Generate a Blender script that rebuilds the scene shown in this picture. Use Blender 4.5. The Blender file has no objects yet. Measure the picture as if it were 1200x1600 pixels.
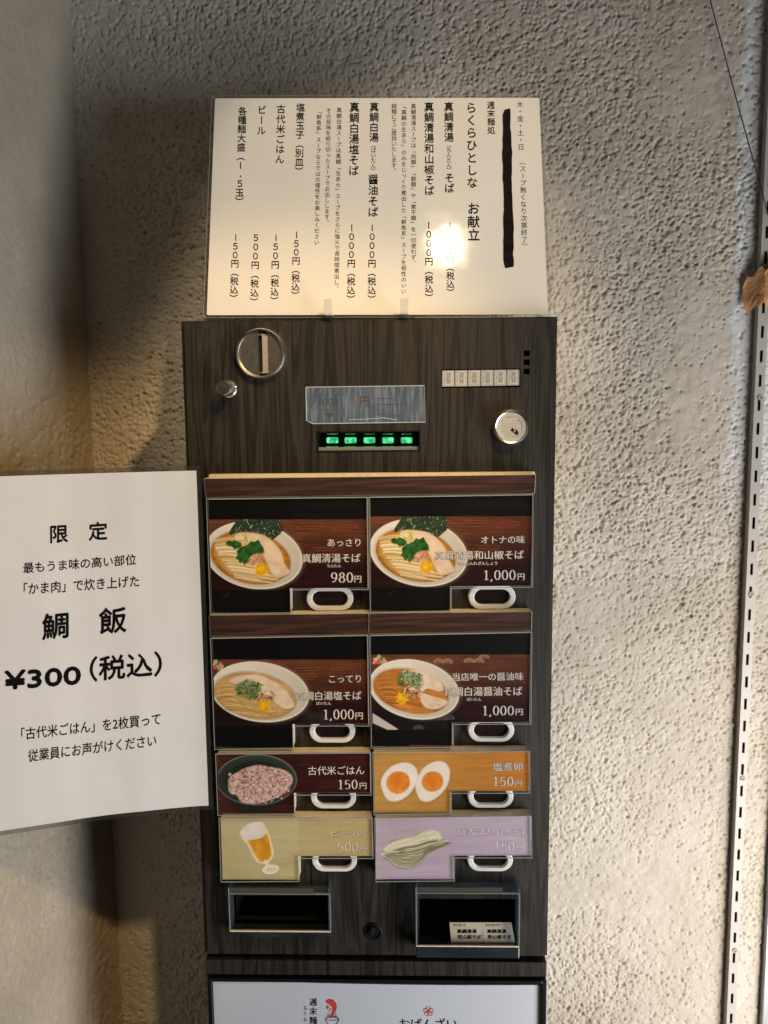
import bpy, bmesh, math, random
import numpy as np
from mathutils import Vector, Matrix
random.seed(7); RNG = np.random.default_rng(7)
sc = bpy.context.scene
R = math.radians

# ------------------------------------------------------------------ camera
FPX = 1220.0                                    # focal length in photo pixels (1200 x 1600)
CAM = np.array([0.02934, -0.69503, -0.08984])
PIT, YAW, ROL = 0.114748, -0.0242198, -0.00916426
fw = np.array([math.sin(YAW)*math.cos(PIT), math.cos(YAW)*math.cos(PIT), -math.sin(PIT)])
_r = np.cross(fw, [0, 0, 1]); _r /= np.linalg.norm(_r); _u = np.cross(_r, fw)
rt = math.cos(ROL)*_r + math.sin(ROL)*_u
up = -math.sin(ROL)*_r + math.cos(ROL)*_u
cd = bpy.data.cameras.new('camera'); cam = bpy.data.objects.new('camera', cd)
sc.collection.objects.link(cam); sc.camera = cam
cd.sensor_fit = 'VERTICAL'; cd.sensor_height = 36.0; cd.lens = FPX/1600*36.0
cd.clip_start = 0.01; cd.clip_end = 60
cam.matrix_world = Matrix(((rt[0], up[0], -fw[0], CAM[0]), (rt[1], up[1], -fw[1], CAM[1]),
                           (rt[2], up[2], -fw[2], CAM[2]), (0, 0, 0, 1)))
sc.render.resolution_x = 768; sc.render.resolution_y = 1024

# ------------------------------------------------------------------ world, lamps, exposure
w = bpy.data.worlds.new('World'); sc.world = w; w.use_nodes = True
bg = w.node_tree.nodes['Background']
# dim warm interior: lit ceiling above, dark floor below
_wt = w.node_tree; _tc = _wt.nodes.new('ShaderNodeTexCoord'); _sp = _wt.nodes.new('ShaderNodeSeparateXYZ'); _cr = _wt.nodes.new('ShaderNodeValToRGB'); _mr = _wt.nodes.new('ShaderNodeMapRange')
_wt.links.new(_tc.outputs['Generated'], _sp.inputs[0]); _mr.inputs[1].default_value = -1; _mr.inputs[2].default_value = 1
_wt.links.new(_sp.outputs[2], _mr.inputs[0]); _wt.links.new(_mr.outputs[0], _cr.inputs[0]); _wt.links.new(_cr.outputs[0], bg.inputs[0])
_e = _cr.color_ramp.elements; _e[0].position = 0.36; _e[0].color = (0.10, 0.085, 0.065, 1); _e[1].position = 0.72; _e[1].color = (1.0, 0.80, 0.58, 1)
bg.inputs[1].default_value = 0.075
sc.view_settings.view_transform = 'Standard'; sc.view_settings.look = 'None'
sc.view_settings.exposure = 0.0; sc.view_settings.gamma = 1.0
sc.view_settings.use_curve_mapping = False

def lamp(name, kind, loc, aim, energy, color, **kw):
    d = bpy.data.lights.new(name, kind); d.energy = energy; d.color = color
    for k, v in kw.items(): setattr(d, k, v)
    o = bpy.data.objects.new(name, d); sc.collection.objects.link(o)
    o.location = loc
    o.rotation_euler = (Vector(aim) - Vector(loc)).to_track_quat('-Z', 'Y').to_euler()
    return o
# warm ceiling spot up and to the right of the viewer
lamp('ceiling_spot', 'SPOT', (0.215, -1.01, 1.11), (0.025, 0.04, 0.07), 46, (1.0, 0.79, 0.50),
     spot_size=R(19), spot_blend=0.55, shadow_soft_size=0.026)
# second, deeper yellow ceiling spot further right, on the machine and the corner left of it
lamp('amber_spot', 'SPOT', (0.46, -0.95, 0.76), (-0.17, 0.03, -0.26), 47, (1.0, 0.66, 0.29),
     spot_size=R(24), spot_blend=0.55, shadow_soft_size=0.03)
# daylight from the doorway, low on the right
lamp('doorway_daylight', 'AREA', (0.74, -0.47, -0.78), (0.42, 0.17, -0.58), 5.8, (1.0, 0.92, 0.83),
     shape='RECTANGLE', size=0.34, size_y=0.7, spread=R(130))
# bluish daylight from behind the viewer
lamp('street_daylight', 'AREA', (2.1, -1.3, -0.85), (-0.15, 0, -0.60), 6.6, (0.78, 0.89, 1.0), spread=R(75),
     shape='RECTANGLE', size=0.9, size_y=1.3)

# ------------------------------------------------------------------ pixel rays onto real surfaces
def rays(px, py):
    px = np.asarray(px, float); py = np.asarray(py, float)
    return fw + rt*((px-600)/FPX)[..., None] - up*((py-800)/FPX)[..., None]
def P(px, py, Y=0.0):
    d = rays(px, py); t = (Y - CAM[1])/d[..., 1]
    return CAM + d*t[..., None]
def to_px(X):
    d = np.asarray(X) - CAM; z = d @ fw
    return 600 + FPX*(d @ rt)/z, 800 - FPX*(d @ up)/z
class PlaneSurf:
    def __init__(s, o, n): s.o = np.array(o, float); s.n = np.array(n, float)/np.linalg.norm(n)
    def map(s, px, py, eps=0.0):
        d = rays(px, py); t = ((s.o - CAM) @ s.n)/(d @ s.n)
        return CAM + d*t[..., None] + s.n*eps
def YS(y): return PlaneSurf((0, y, 0), (0, -1, 0))
class CurveSurf:                                  # y = f(x), vertical sheet
    def __init__(s, f): s.f = f
    def map(s, px, py, eps=0.0):
        d = rays(px, py); Y = np.full(d.shape[:-1], -0.03)
        for _ in range(12):
            X = CAM + d*((Y - CAM[1])/d[..., 1])[..., None]; Y = s.f(X[..., 0])
        X = CAM + d*((Y - CAM[1])/d[..., 1])[..., None]
        h = 1e-4; g = (s.f(X[..., 0]+h) - s.f(X[..., 0]-h))/(2*h)
        n = np.stack([g, -np.ones_like(g), np.zeros_like(g)], -1)
        n /= np.linalg.norm(n, axis=-1, keepdims=True)
        return X + n*eps

# ------------------------------------------------------------------ materials
def lin(r, g, b):
    return tuple(((c/255)/12.92 if c/255 <= 0.04045 else ((c/255+0.055)/1.055)**2.4) for c in (r, g, b))
class NT:
    def __init__(s, name):
        s.m = bpy.data.materials.new(name); s.m.use_nodes = True; s.t = s.m.node_tree
        s.b = s.t.nodes['Principled BSDF']; s.out = s.t.nodes['Material Output']
    def n(s, typ, **kw):
        x = s.t.nodes.new(typ)
        for k, v in kw.items():
            if k.startswith('i_'):
                key = k[2:]; key = int(key) if key.isdigit() else key.replace('_', ' ')
                x.inputs[key].default_value = v
            else: setattr(x, k, v)
        return x
    def l(s, a, b): s.t.links.new(a, b)
    def coords(s, scale=(1, 1, 1), loc=(0, 0, 0)):
        tc = s.n('ShaderNodeTexCoord'); mp = s.n('ShaderNodeMapping')
        mp.inputs['Scale'].default_value = scale; mp.inputs['Location'].default_value = loc
        s.l(tc.outputs['Object'], mp.inputs['Vector']); return mp.outputs[0]
    def noise(s, vec, scale, detail=4, rough=0.55, dist=0.0):
        x = s.n('ShaderNodeTexNoise'); x.inputs['Scale'].default_value = scale
        x.inputs['Detail'].default_value = detail; x.inputs['Roughness'].default_value = rough
        x.inputs['Distortion'].default_value = dist; s.l(vec, x.inputs['Vector']); return x.outputs[0]
    def ramp(s, fac, stops):
        x = s.n('ShaderNodeValToRGB'); e = x.color_ramp.elements
        while len(e) < len(stops): e.new(0.5)
        for k, (p, c) in zip(e, stops): k.position = p; k.color = (*c, 1)
        s.l(fac, x.inputs[0]); return x.outputs[0]
    def mix(s, fac, a, b, mode='MIX'):
        x = s.n('ShaderNodeMix', data_type='RGBA', blend_type=mode)
        for i, v in ((0, fac), (6, a), (7, b)):
            if isinstance(v, (int, float)): x.inputs[i].default_value = v
            elif isinstance(v, tuple): x.inputs[i].default_value = (*v, 1)
            else: s.l(v, x.inputs[i])
        return x.outputs[2]
    def bump(s, h, strength, dist):
        x = s.n('ShaderNodeBump'); x.inputs['Strength'].default_value = strength
        x.inputs['Distance'].default_value = dist; s.l(h, x.inputs['Height'])
        s.l(x.outputs[0], s.b.inputs['Normal'])
    def setp(s, **kw):
        for k, v in kw.items(): s.b.inputs[k.replace('_', ' ')].default_value = v
def plain(name, col, rough=0.5, metal=0.0, var=0.12, scale=60, coat=0.0, coat_rough=0.08, bump=0.0, spec=0.5, stretch=(1, 1, 1), ripple=0.0):
    t = NT(name); v = t.coords(stretch); f = t.noise(v, scale)
    lo = tuple(c*(1-var) for c in col); hi = tuple(min(1, c*(1+var)) for c in col)
    t.l(t.ramp(f, [(0.3, lo), (0.7, hi)]), t.b.inputs['Base Color'])
    t.setp(Roughness=rough, Metallic=metal, Coat_Weight=coat, Coat_Roughness=coat_rough, Specular_IOR_Level=spec)
    if bump: t.bump(f, bump, 0.001)
    if ripple:
        t.bump(t.noise(t.coords(), 26, 2, 0.5), ripple, 0.004); t.l(t.b.inputs['Normal'].links[0].from_socket, t.b.inputs['Coat Normal'])
    return t.m
def clear(name, tint=(1, 1, 1), f0=0.05, rough=0.03, haze=0.0, haze_col=(0.7, 0.7, 0.7)):
    t = NT(name); t.t.nodes.remove(t.b)
    tr = t.n('ShaderNodeBsdfTransparent'); tr.inputs[0].default_value = (*tint, 1)
    gl = t.n('ShaderNodeBsdfGlossy'); gl.inputs['Roughness'].default_value = rough
    df = t.n('ShaderNodeBsdfDiffuse'); df.inputs[0].default_value = (*haze_col, 1)
    m0 = t.n('ShaderNodeMixShader'); m0.inputs[0].default_value = haze
    t.l(tr.outputs[0], m0.inputs[1]); t.l(df.outputs[0], m0.inputs[2])
    lw = t.n('ShaderNodeLayerWeight'); lw.inputs[0].default_value = 0.5
    pw = t.n('ShaderNodeMath', operation='POWER', i_1=5.0); t.l(lw.outputs['Facing'], pw.inputs[0])
    fr = t.n('ShaderNodeMath', operation='MULTIPLY_ADD', i_1=1-f0, i_2=f0); t.l(pw.outputs[0], fr.inputs[0])
    m = t.n('ShaderNodeMixShader'); t.l(fr.outputs[0], m.inputs[0])
    t.l(m0.outputs[0], m.inputs[1]); t.l(gl.outputs[0], m.inputs[2]); t.l(m.outputs[0], t.out.inputs[0])
    return t.m
def emit(name, col, strength):
    t = NT(name); t.setp(Base_Color=(*[c*0.3 for c in col], 1), Emission_Color=(*col, 1), Emission_Strength=strength)
    v = t.coords(); f = t.noise(v, 210, 2)
    t.l(t.ramp(f, [(0.38, tuple(c*0.45 for c in col)), (0.62, tuple(min(1, c*1.1+.12) for c in col))]), t.b.inputs['Emission Color'])
    return t.m

def wood_panel(name, stretch, dark, light, rough=0.42, seed=0.0, flame=True):
    t = NT(name)
    v = t.coords(stretch, (seed, seed*0.3, seed*0.7))
    warp = t.noise(v, 5.0, 2, 0.5)
    big = t.noise(t.coords(tuple(a*0.35 for a in stretch), (seed+3, 0, 1)), 6.0, 3, 0.5, 0.6)
    fine = t.noise(t.coords(tuple(c*4.5 if c > 2 else c*0.5 for c in stretch)), 24.0, 5, 0.65)
    # growth rings: sine of a warped distance field
    m1 = t.n('ShaderNodeMath', operation='MULTIPLY', i_1=58.0); t.l(big, m1.inputs[0])
    m2 = t.n('ShaderNodeMath', operation='MULTIPLY', i_1=7.0); t.l(warp, m2.inputs[0])
    m3 = t.n('ShaderNodeMath', operation='ADD'); t.l(m1.outputs[0], m3.inputs[0]); t.l(m2.outputs[0], m3.inputs[1])
    sn = t.n('ShaderNodeMath', operation='SINE'); t.l(m3.outputs[0], sn.inputs[0])
    mr = t.n('ShaderNodeMapRange'); mr.inputs[1].default_value = -1; mr.inputs[2].default_value = 1; t.l(sn.outputs[0], mr.inputs[0])
    mid = tuple((a+b)/2 for a, b in zip(dark, light))
    c1 = t.ramp(mr.outputs[0], [(0.0, dark), (0.3, tuple(m_*.75 for m_ in mid)), (0.8, light), (1.0, mid)])
    c2 = t.ramp(fine, [(0.40, tuple(d*0.5 for d in dark)), (0.5, tuple(m_*.8 for m_ in mid)), (0.60, light)])
    c = t.mix(0.42, c1, c2)
    t.l(c, t.b.inputs['Base Color'])
    rr = t.n('ShaderNodeMapRange'); rr.inputs[3].default_value = rough-0.06; rr.inputs[4].default_value = rough+0.12
    t.l(fine, rr.inputs[0]); t.l(rr.outputs[0], t.b.inputs['Roughness'])
    t.bump(fine, 0.18, 0.0006)
    return t.m

M = {}
M['wood'] = wood_panel('dark_ash_laminate', (14, 14, 1.0), (0.0030, 0.0025, 0.0020), (0.041, 0.0345, 0.0272))
M['wood_side'] = wood_panel('dark_ash_laminate_side', (14, 14, 1.0), (0.007, 0.006, 0.005), (0.045, 0.039, 0.032), seed=2.3)
M['black'] = plain('black_plastic', (0.006, 0.006, 0.007), 0.35, var=0.3)
M['blackmatt'] = plain('matt_black_inside', (0.004, 0.004, 0.004), 0.8, var=0.3)
M['gap'] = plain('dark_gap', (0.003, 0.003, 0.003), 0.9)
M['chrome'] = plain('polished_chrome', (0.85, 0.82, 0.78), 0.22, 1.0, var=0.06, scale=300)
M['brushed'] = plain('brushed_steel', (0.78, 0.74, 0.68), 0.5, 1.0, var=0.12, scale=120, stretch=(1, 1, 6))
M['mirror'] = plain('worn_mirror_steel', (0.72, 0.68, 0.62), 0.3, 1.0, var=0.22, scale=190, bump=0.05)
M['whitepl'] = plain('white_button_plastic', (0.74, 0.74, 0.73), 0.3, var=0.03, coat=0.4)
M['lens'] = plain('dark_button_lens', (0.018, 0.012, 0.012), 0.12, var=0.3, coat=0.6)
M['foam'] = plain('cream_foam_board', (0.72, 0.64, 0.48), 0.75, var=0.10, scale=240, bump=0.1)
M['paper'] = plain('laminated_white_paper', (0.74, 0.725, 0.70), 0.5, var=0.02, scale=18, coat=0.5, ripple=0.06, coat_rough=0.065)
M['paper3'] = plain('bluish_poster_paper', (0.50, 0.53, 0.59), 0.55, var=0.03, scale=14)
M['paper2'] = plain('white_paper_in_film', (0.69, 0.70, 0.72), 0.45, var=0.035, scale=14, coat=0.5, ripple=0.22, coat_rough=0.22)
M['ticketpaper'] = plain('cream_ticket_paper', (0.66, 0.58, 0.45), 0.7, var=0.06, scale=120)
M['ink'] = plain('black_ink', (0.005, 0.0045, 0.005), 0.6, var=0.3, spec=0.08)
M['marker'] = plain('black_marker_ink', (0.010, 0.008, 0.010), 0.6, var=0.45, scale=120, spec=0.04)
M['whiteink'] = plain('white_print_ink', (0.72, 0.69, 0.64), 0.45, var=0.05)
M['creamink'] = plain('cream_print_ink', (0.78, 0.72, 0.55), 0.45, var=0.05)
M['paleink'] = plain('pale_print_ink', (0.74, 0.70, 0.72), 0.45, var=0.05)
M['greyshade'] = plain('brown_outline_ink', (0.16, 0.10, 0.05), 0.5)
M['softshade'] = plain('soft_brown_print_shadow', (0.13, 0.09, 0.07), 0.5)
M['mauveshade'] = plain('mauve_outline_ink', (0.20, 0.13, 0.19), 0.5)
M['redink'] = plain('red_ink', (0.55, 0.05, 0.04), 0.5, var=0.25, scale=400)
M['film'] = clear('laminate_film', (0.78, 0.78, 0.76), rough=0.06, haze=0.02)
M['acrylic'] = clear('clear_acrylic', (0.975, 0.975, 0.97), f0=0.03, rough=0.02)
M['acredge'] = clear('acrylic_edge', (0.7, 0.74, 0.74), rough=0.15, haze=0.40, haze_col=(0.55, 0.58, 0.58))
M['hood'] = clear('hazy_tray_hood', (0.5, 0.5, 0.48), rough=0.12, haze=0.3, haze_col=(0.20, 0.20, 0.17))
M['clip'] = clear('frosted_clip_acrylic', (0.9, 0.92, 0.9), rough=0.1, haze=0.5, haze_col=(0.78, 0.78, 0.74))
M['smoke'] = clear('tray_plastic', (0.70, 0.76, 0.82), rough=0.05, haze=0.12, haze_col=(0.32, 0.42, 0.52))
M['lipblue'] = plain('dark_blue_grey_plastic', (0.022, 0.026, 0.036), 0.16, var=0.3, scale=30, coat=0.6)
def film_mat():
    t = NT('blue_masking_film'); t.t.nodes.remove(t.b)
    tr = t.n('ShaderNodeBsdfTransparent'); tr.inputs[0].default_value = (0.62, 0.70, 0.80, 1)
    df = t.n('ShaderNodeBsdfPrincipled'); df.inputs['Roughness'].default_value = 0.45
    f = t.noise(t.coords((11, 1, 1)), 42, 4, 0.6)
    t.l(t.ramp(f, [(0.36, (0.085, 0.115, 0.17)), (0.5, (0.13, 0.17, 0.235)), (0.64, (0.24, 0.29, 0.36))]), df.inputs[0])
    m = t.n('ShaderNodeMixShader'); m.inputs[0].default_value = 0.68
    t.l(tr.outputs[0], m.inputs[1]); t.l(df.outputs[0], m.inputs[2]); t.l(m.outputs[0], t.out.inputs[0])
    return t.m
M['tapeblue'] = film_mat()
M['tapeedge'] = plain('pale_film_edge', (0.42, 0.46, 0.50), 0.5)
M['faintink'] = plain('faded_ink', (0.055, 0.065, 0.085), 0.6)
M['faintred'] = plain('faded_red_ink', (0.10, 0.05, 0.065), 0.6)
M['seg'] = plain('digit_face_grey', (0.42, 0.42, 0.39), 0.35, var=0.06, coat=0.3)
M['segline'] = plain('unlit_segment', (0.56, 0.56, 0.52), 0.35, var=0.05)
M['seggap'] = plain('digit_face_shade', (0.30, 0.30, 0.28), 0.35, var=0.05)
M['led'] = emit('lit_green_led', (0.02, 0.80, 0.26), 1.0)
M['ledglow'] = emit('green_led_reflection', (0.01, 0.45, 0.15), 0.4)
M['slotback'] = plain('dark_rail_inside', (0.03, 0.028, 0.026), 0.7)
M['screwm'] = plain('dull_screw_head', (0.30, 0.28, 0.26), 0.5, var=0.2, scale=600)
M['railw'] = plain('white_painted_steel', (0.43, 0.405, 0.37), 0.4, var=0.06, scale=40)
M['tapebrown'] = plain('brown_packing_tape', (0.66, 0.37, 0.17), 0.3, var=0.08, scale=240, coat=0.4)
M['cord'] = plain('thin_dark_cord', (0.03, 0.022, 0.018), 0.7)
M['greybar'] = plain('grey_aluminium', (0.32, 0.34, 0.37), 0.35, 0.6, var=0.1, stretch=(1, 1, .1))

def print_mat():
    t = NT('glossy_printed_card'); a = t.n('ShaderNodeAttribute', attribute_name='Col')
    v = t.coords(); f = t.noise(v, 700, 3)
    g = t.ramp(f, [(0.3, (0.96, 0.96, 0.96)), (0.7, (1.03, 1.03, 1.03))])
    t.l(t.mix(1.0, a.outputs['Color'], g, 'MULTIPLY'), t.b.inputs['Base Color'])
    t.setp(Roughness=0.45, Specular_IOR_Level=0.25)
    return t.m
M['print'] = print_mat()

def wall_mat(name, base, strip):
    t = NT(name); v = t.coords()
    f = t.noise(v, 9, 6, 0.6); f2 = t.noise(v, 130, 4, 0.6); f3 = t.noise(v, 420, 3, 0.6)
    c = t.ramp(f, [(0.3, tuple(x*a for x, a in zip(base, (.80, .775, .73)))), (0.7, tuple(min(1, x*1.08) for x in base))])
    c = t.mix(t.ramp(f2, [(0.35, (0.25,)*3), (0.65, (0, 0, 0))]), c, tuple(x*0.72 for x in base))
    if strip:                                   # paler, cooler band beside the shelf rail, fading out lower down
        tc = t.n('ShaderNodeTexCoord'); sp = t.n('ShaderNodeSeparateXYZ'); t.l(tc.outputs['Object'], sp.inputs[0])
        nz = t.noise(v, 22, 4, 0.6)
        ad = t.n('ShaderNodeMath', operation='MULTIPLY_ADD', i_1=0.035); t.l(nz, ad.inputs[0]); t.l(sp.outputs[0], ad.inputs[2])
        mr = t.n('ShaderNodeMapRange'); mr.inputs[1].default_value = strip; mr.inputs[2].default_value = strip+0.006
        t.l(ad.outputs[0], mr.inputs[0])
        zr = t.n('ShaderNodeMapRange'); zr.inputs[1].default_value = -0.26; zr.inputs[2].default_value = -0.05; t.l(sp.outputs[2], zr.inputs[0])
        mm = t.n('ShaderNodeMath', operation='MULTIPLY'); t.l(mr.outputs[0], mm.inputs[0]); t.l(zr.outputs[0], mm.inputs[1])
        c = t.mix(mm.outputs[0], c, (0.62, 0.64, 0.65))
    t.l(c, t.b.inputs['Base Color']); t.setp(Roughness=0.75, Specular_IOR_Level=0.3)
    hm = t.n('ShaderNodeMath', operation='MULTIPLY_ADD', i_1=0.45); t.l(f3, hm.inputs[0]); t.l(f2, hm.inputs[2])
    t.bump(hm.outputs[0], 0.5, 0.0022)
    return t.m

# ------------------------------------------------------------------ mesh helpers
class MB:
    def __init__(s): s.v = []; s.f = []; s.mi = []; s.mats = []; s.n = 0
    def idx(s, m):
        if m not in s.mats: s.mats.append(m)
        return s.mats.index(m)
    def add(s, verts, faces, m):
        i = s.idx(m); verts = np.asarray(verts, float)
        s.v.append(verts); s.f += [tuple(a+s.n for a in f) for f in faces]; s.mi += [i]*len(faces); s.n += len(verts)
    def box(s, x0, x1, y0, y1, z0, z1, m, skip=''):
        V = [(x, y, z) for x in (x0, x1) for y in (y0, y1) for z in (z0, z1)]
        F = {'-x': (0, 1, 3, 2), '+x': (4, 6, 7, 5), '-y': (0, 4, 5, 1), '+y': (2, 3, 7, 6), '-z': (0, 2, 6, 4), '+z': (1, 5, 7, 3)}
        s.add(V, [f for k, f in F.items() if k not in skip.split()], m)
    def prism(s, outline, y0, y1, m, mside=None, front=True, back=True):
        """outline in (x,z); front at y0 (towards the viewer), back at y1"""
        n = len(outline)
        V = [(x, y0, z) for x, z in outline] + [(x, y1, z) for x, z in outline]
        if front: s.add(V[:n], [tuple(range(n))], m)
        if back: s.add(V[n:], [tuple(range(n))], m)
        s.add(V, [(i, (i+1) % n, n+(i+1) % n, n+i) for i in range(n)], mside or m)
    def lathe(s, cx, cz, prof, m, seg=48):
        """profile (radius, y) revolved about the y axis through (cx, cz)"""
        V = []; Fc = []
        for r, y in prof:
            for k in range(seg):
                a = 2*math.pi*k/seg; V.append((cx+r*math.cos(a), y, cz+r*math.sin(a)))
        for j in range(len(prof)-1):
            for k in range(seg):
                k2 = (k+1) % seg; Fc.append((j*seg+k, j*seg+k2, (j+1)*seg+k2, (j+1)*seg+k))
        s.add(V, Fc, m)
    def tube(s, pts, r, m, seg=8):
        pts = [Vector(p) for p in pts]; V = []; Fc = []
        for i, p in enumerate(pts):
            t = (pts[min(i+1, len(pts)-1)] - pts[max(i-1, 0)]).normalized()
            a = t.orthogonal().normalized(); b = t.cross(a)
            for k in range(seg):
                q = 2*math.pi*k/seg; V.append(p + a*math.cos(q)*r + b*math.sin(q)*r)
        for i in range(len(pts)-1):
            for k in range(seg):
                k2 = (k+1) % seg; Fc.append((i*seg+k, i*seg+k2, (i+1)*seg+k2, (i+1)*seg+k))
        s.add(V, Fc, m)
    def holes(s, x0, x1, z0, z1, y0, y1, rects, m, mrev=None):
        """slab front at y0 pierced by rectangles, with reveals back to y1"""
        xs = sorted({x0, x1, *[v for r in rects for v in r[:2]]}); zs = sorted({z0, z1, *[v for r in rects for v in r[2:]]})
        for i in range(len(xs)-1):
            for j in range(len(zs)-1):
                cx, cz = (xs[i]+xs[i+1])/2, (zs[j]+zs[j+1])/2
                if any(a < cx < b and c < cz < d for a, b, c, d in rects): continue
                s.add([(xs[i], y0, zs[j]), (xs[i+1], y0, zs[j]), (xs[i+1], y0, zs[j+1]), (xs[i], y0, zs[j+1])], [(0, 1, 2, 3)], m)
        for a, b, c, d in rects: s.box(a, b, y0, y1, c, d, mrev or m, skip='-y +y')
        s.box(x0, x1, y0, y1, z0, z1, m, skip='-y +y')
    def build(s, name, root=None, smooth=False, bevel=0.0, weld=False):
        me = bpy.data.meshes.new(name)
        V = np.concatenate(s.v) if s.v else np.zeros((0, 3))
        loc = np.array(wloc(root)) if root is not None else np.zeros(3)
        me.from_pydata((V-loc).tolist(), [], s.f); me.update()
        for m in s.mats: me.materials.append(M[m])
        me.polygons.foreach_set('material_index', s.mi)
        bm = bmesh.new(); bm.from_mesh(me)
        if weld: bmesh.ops.remove_doubles(bm, verts=bm.verts, dist=1e-6)
        bmesh.ops.recalc_face_normals(bm, faces=bm.faces); bm.to_mesh(me); bm.free()
        if smooth: me.polygons.foreach_set('use_smooth', [True]*len(me.polygons))
        o = bpy.data.objects.new(name, me); sc.collection.objects.link(o)
        if root is not None: o.parent = root
        if smooth: me.set_sharp_from_angle(angle=R(35))
        if bevel:
            b = o.modifiers.new('edge', 'BEVEL'); b.width = bevel; b.segments = 2; b.limit_method = 'ANGLE'; b.angle_limit = R(50)
        return o
def wloc(o):
    v = Vector((0, 0, 0))
    while o is not None: v = v + Vector(o.location); o = o.parent
    return v
def tag(o, label=None, cat=None, group=None, kind=None):
    if label: o['label'] = label
    if cat: o['category'] = cat
    if group: o['group'] = group
    if kind: o['kind'] = kind
    return o
def thing(name, loc, label, cat, group=None):
    o = bpy.data.objects.new(name, None); sc.collection.objects.link(o); o.location = loc
    o.empty_display_size = 0.02
    return tag(o, label, cat, group)

# ------------------------------------------------------------------ lettering
_G = {}
def glyph(sx):
    """filled outline of a string in em units (built-in font)"""
    if sx in _G: return _G[sx]
    cu = bpy.data.curves.new('t', 'FONT'); cu.body = sx; cu.size = 1; cu.resolution_u = 3
    ob = bpy.data.objects.new('t', cu); me = bpy.data.meshes.new_from_object(ob)
    V = np.array([v.co[:2] for v in me.vertices]).reshape(-1, 2); Fc = [tuple(p.vertices) for p in me.polygons]
    bpy.data.objects.remove(ob); bpy.data.curves.remove(cu); bpy.data.meshes.remove(me)
    _G[sx] = (V, Fc); return _G[sx]
BOLD = [(0, 0), (0.038, 0), (0.019, 0.026), (0.019, -0.026), (0.019, 0)]
SEMI = [(0, 0), (0.022, 0.0), (0.011, 0.014), (0.011, -0.010)]
MINCHO = [(0, 0), (0.020, 0)]
REG = [(0, 0), (0.020, 0.004), (0.010, 0.012)]
EPS = 0.00002
def put2d(mb, surf, V, Fc, m, eps):
    X = surf.map(V[:, 0], V[:, 1], eps); mb.add(X, Fc, m)
def write(mb, surf, s, bl, br, h, m='ink', wt=REG, eps=0.0002, ink=True):
    """one horizontal line: ink box fitted to the slanted box bl-br (pixels, bottom edge) of height h"""
    V, Fc = glyph(s)
    if not len(V): return
    lo, hi = V.min(0), V.max(0); em = (br[0]-bl[0])/(hi[0]-lo[0])
    for k, (dx, dy) in enumerate(wt):
        a = (V[:, 0]-lo[0])/(hi[0]-lo[0]); b = (V[:, 1]-lo[1])/(hi[1]-lo[1])
        x = bl[0] + a*(br[0]-bl[0]) + (dx-0.011)*em
        y = bl[1] + a*(br[1]-bl[1]) - b*h - dy*em
        put2d(mb, surf, np.stack([x, y], -1), Fc, m, eps+k*EPS)
ROTV = 'ー（）「」()〜'
def column(mb, surf, s, x, y0, y1, slope, m='ink', wt=REG, size=None, eps=0.0002):
    """vertical writing: character cells from y0 down to y1; slope = dx/dy"""
    pitch = (y1-y0)/len(s); size = size or pitch
    for i, ch in enumerate(s):
        if ch in ' 　': continue
        if ch == '１': V = np.array([(.455, 0), (.545, 0), (.545, .74), (.455, .74)]); Fc = [(0, 1, 2, 3)]
        else: V, Fc = glyph(ch)
        V = V - np.array([0.5, 0.38])
        if ch in ROTV: V = np.stack([V[:, 1], -V[:, 0]], -1)
        if ch in '、。': V = V + np.array([0.55, 0.55])
        if ch in '．': V = V + np.array([0.3, 0.1])
        if ch in 'っゃゅょ': V = V + np.array([0.07, 0.07])
        cy = y0 + (i+0.5)*pitch; cx = x + slope*(cy-200)
        for k, (dx, dy) in enumerate(wt):
            xx = cx + (V[:, 0]+dx-0.01)*size - slope*V[:, 1]*size*0
            yy = cy - (V[:, 1]+dy)*size
            put2d(mb, surf, np.stack([xx, yy], -1), Fc, m, eps+k*EPS)
def arc(cx, cy, rx, ry, a0, a1, n=18):
    return [(cx+rx*math.cos(R(a0+(a1-a0)*i/n)), cy+ry*math.sin(R(a0+(a1-a0)*i/n))) for i in range(n+1)]
DIG = {'0': [arc(.25, .36, .165, .335, 0, 360, 32)],
       '1': [[(.27, .02), (.27, .69)], [(.13, .02), (.41, .02)], [(.13, .60), (.2, .63), (.27, .69)]],
       '5': [[(.13, .66), (.2, .665), (.40, .665)], [(.13, .66), (.11, .35)], arc(.23, .22, .175, .205, 140, -130, 22)],
       '8': [arc(.25, .535, .125, .15, 0, 360, 26), arc(.25, .19, .16, .175, 0, 360, 26)],
       '9': [arc(.25, .485, .155, .20, 0, 360, 28), [(.405, .49), (.40, .34), (.36, .2), (.28, .09), (.12, .02)]],
       '3': [arc(.22, .54, .14, .14, 150, -80, 16), arc(.22, .2, .17, .19, 85, -150, 18)],
       ',': [[(.10, .06), (.12, .02), (.10, -.05), (.05, -.11)]]}
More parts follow.
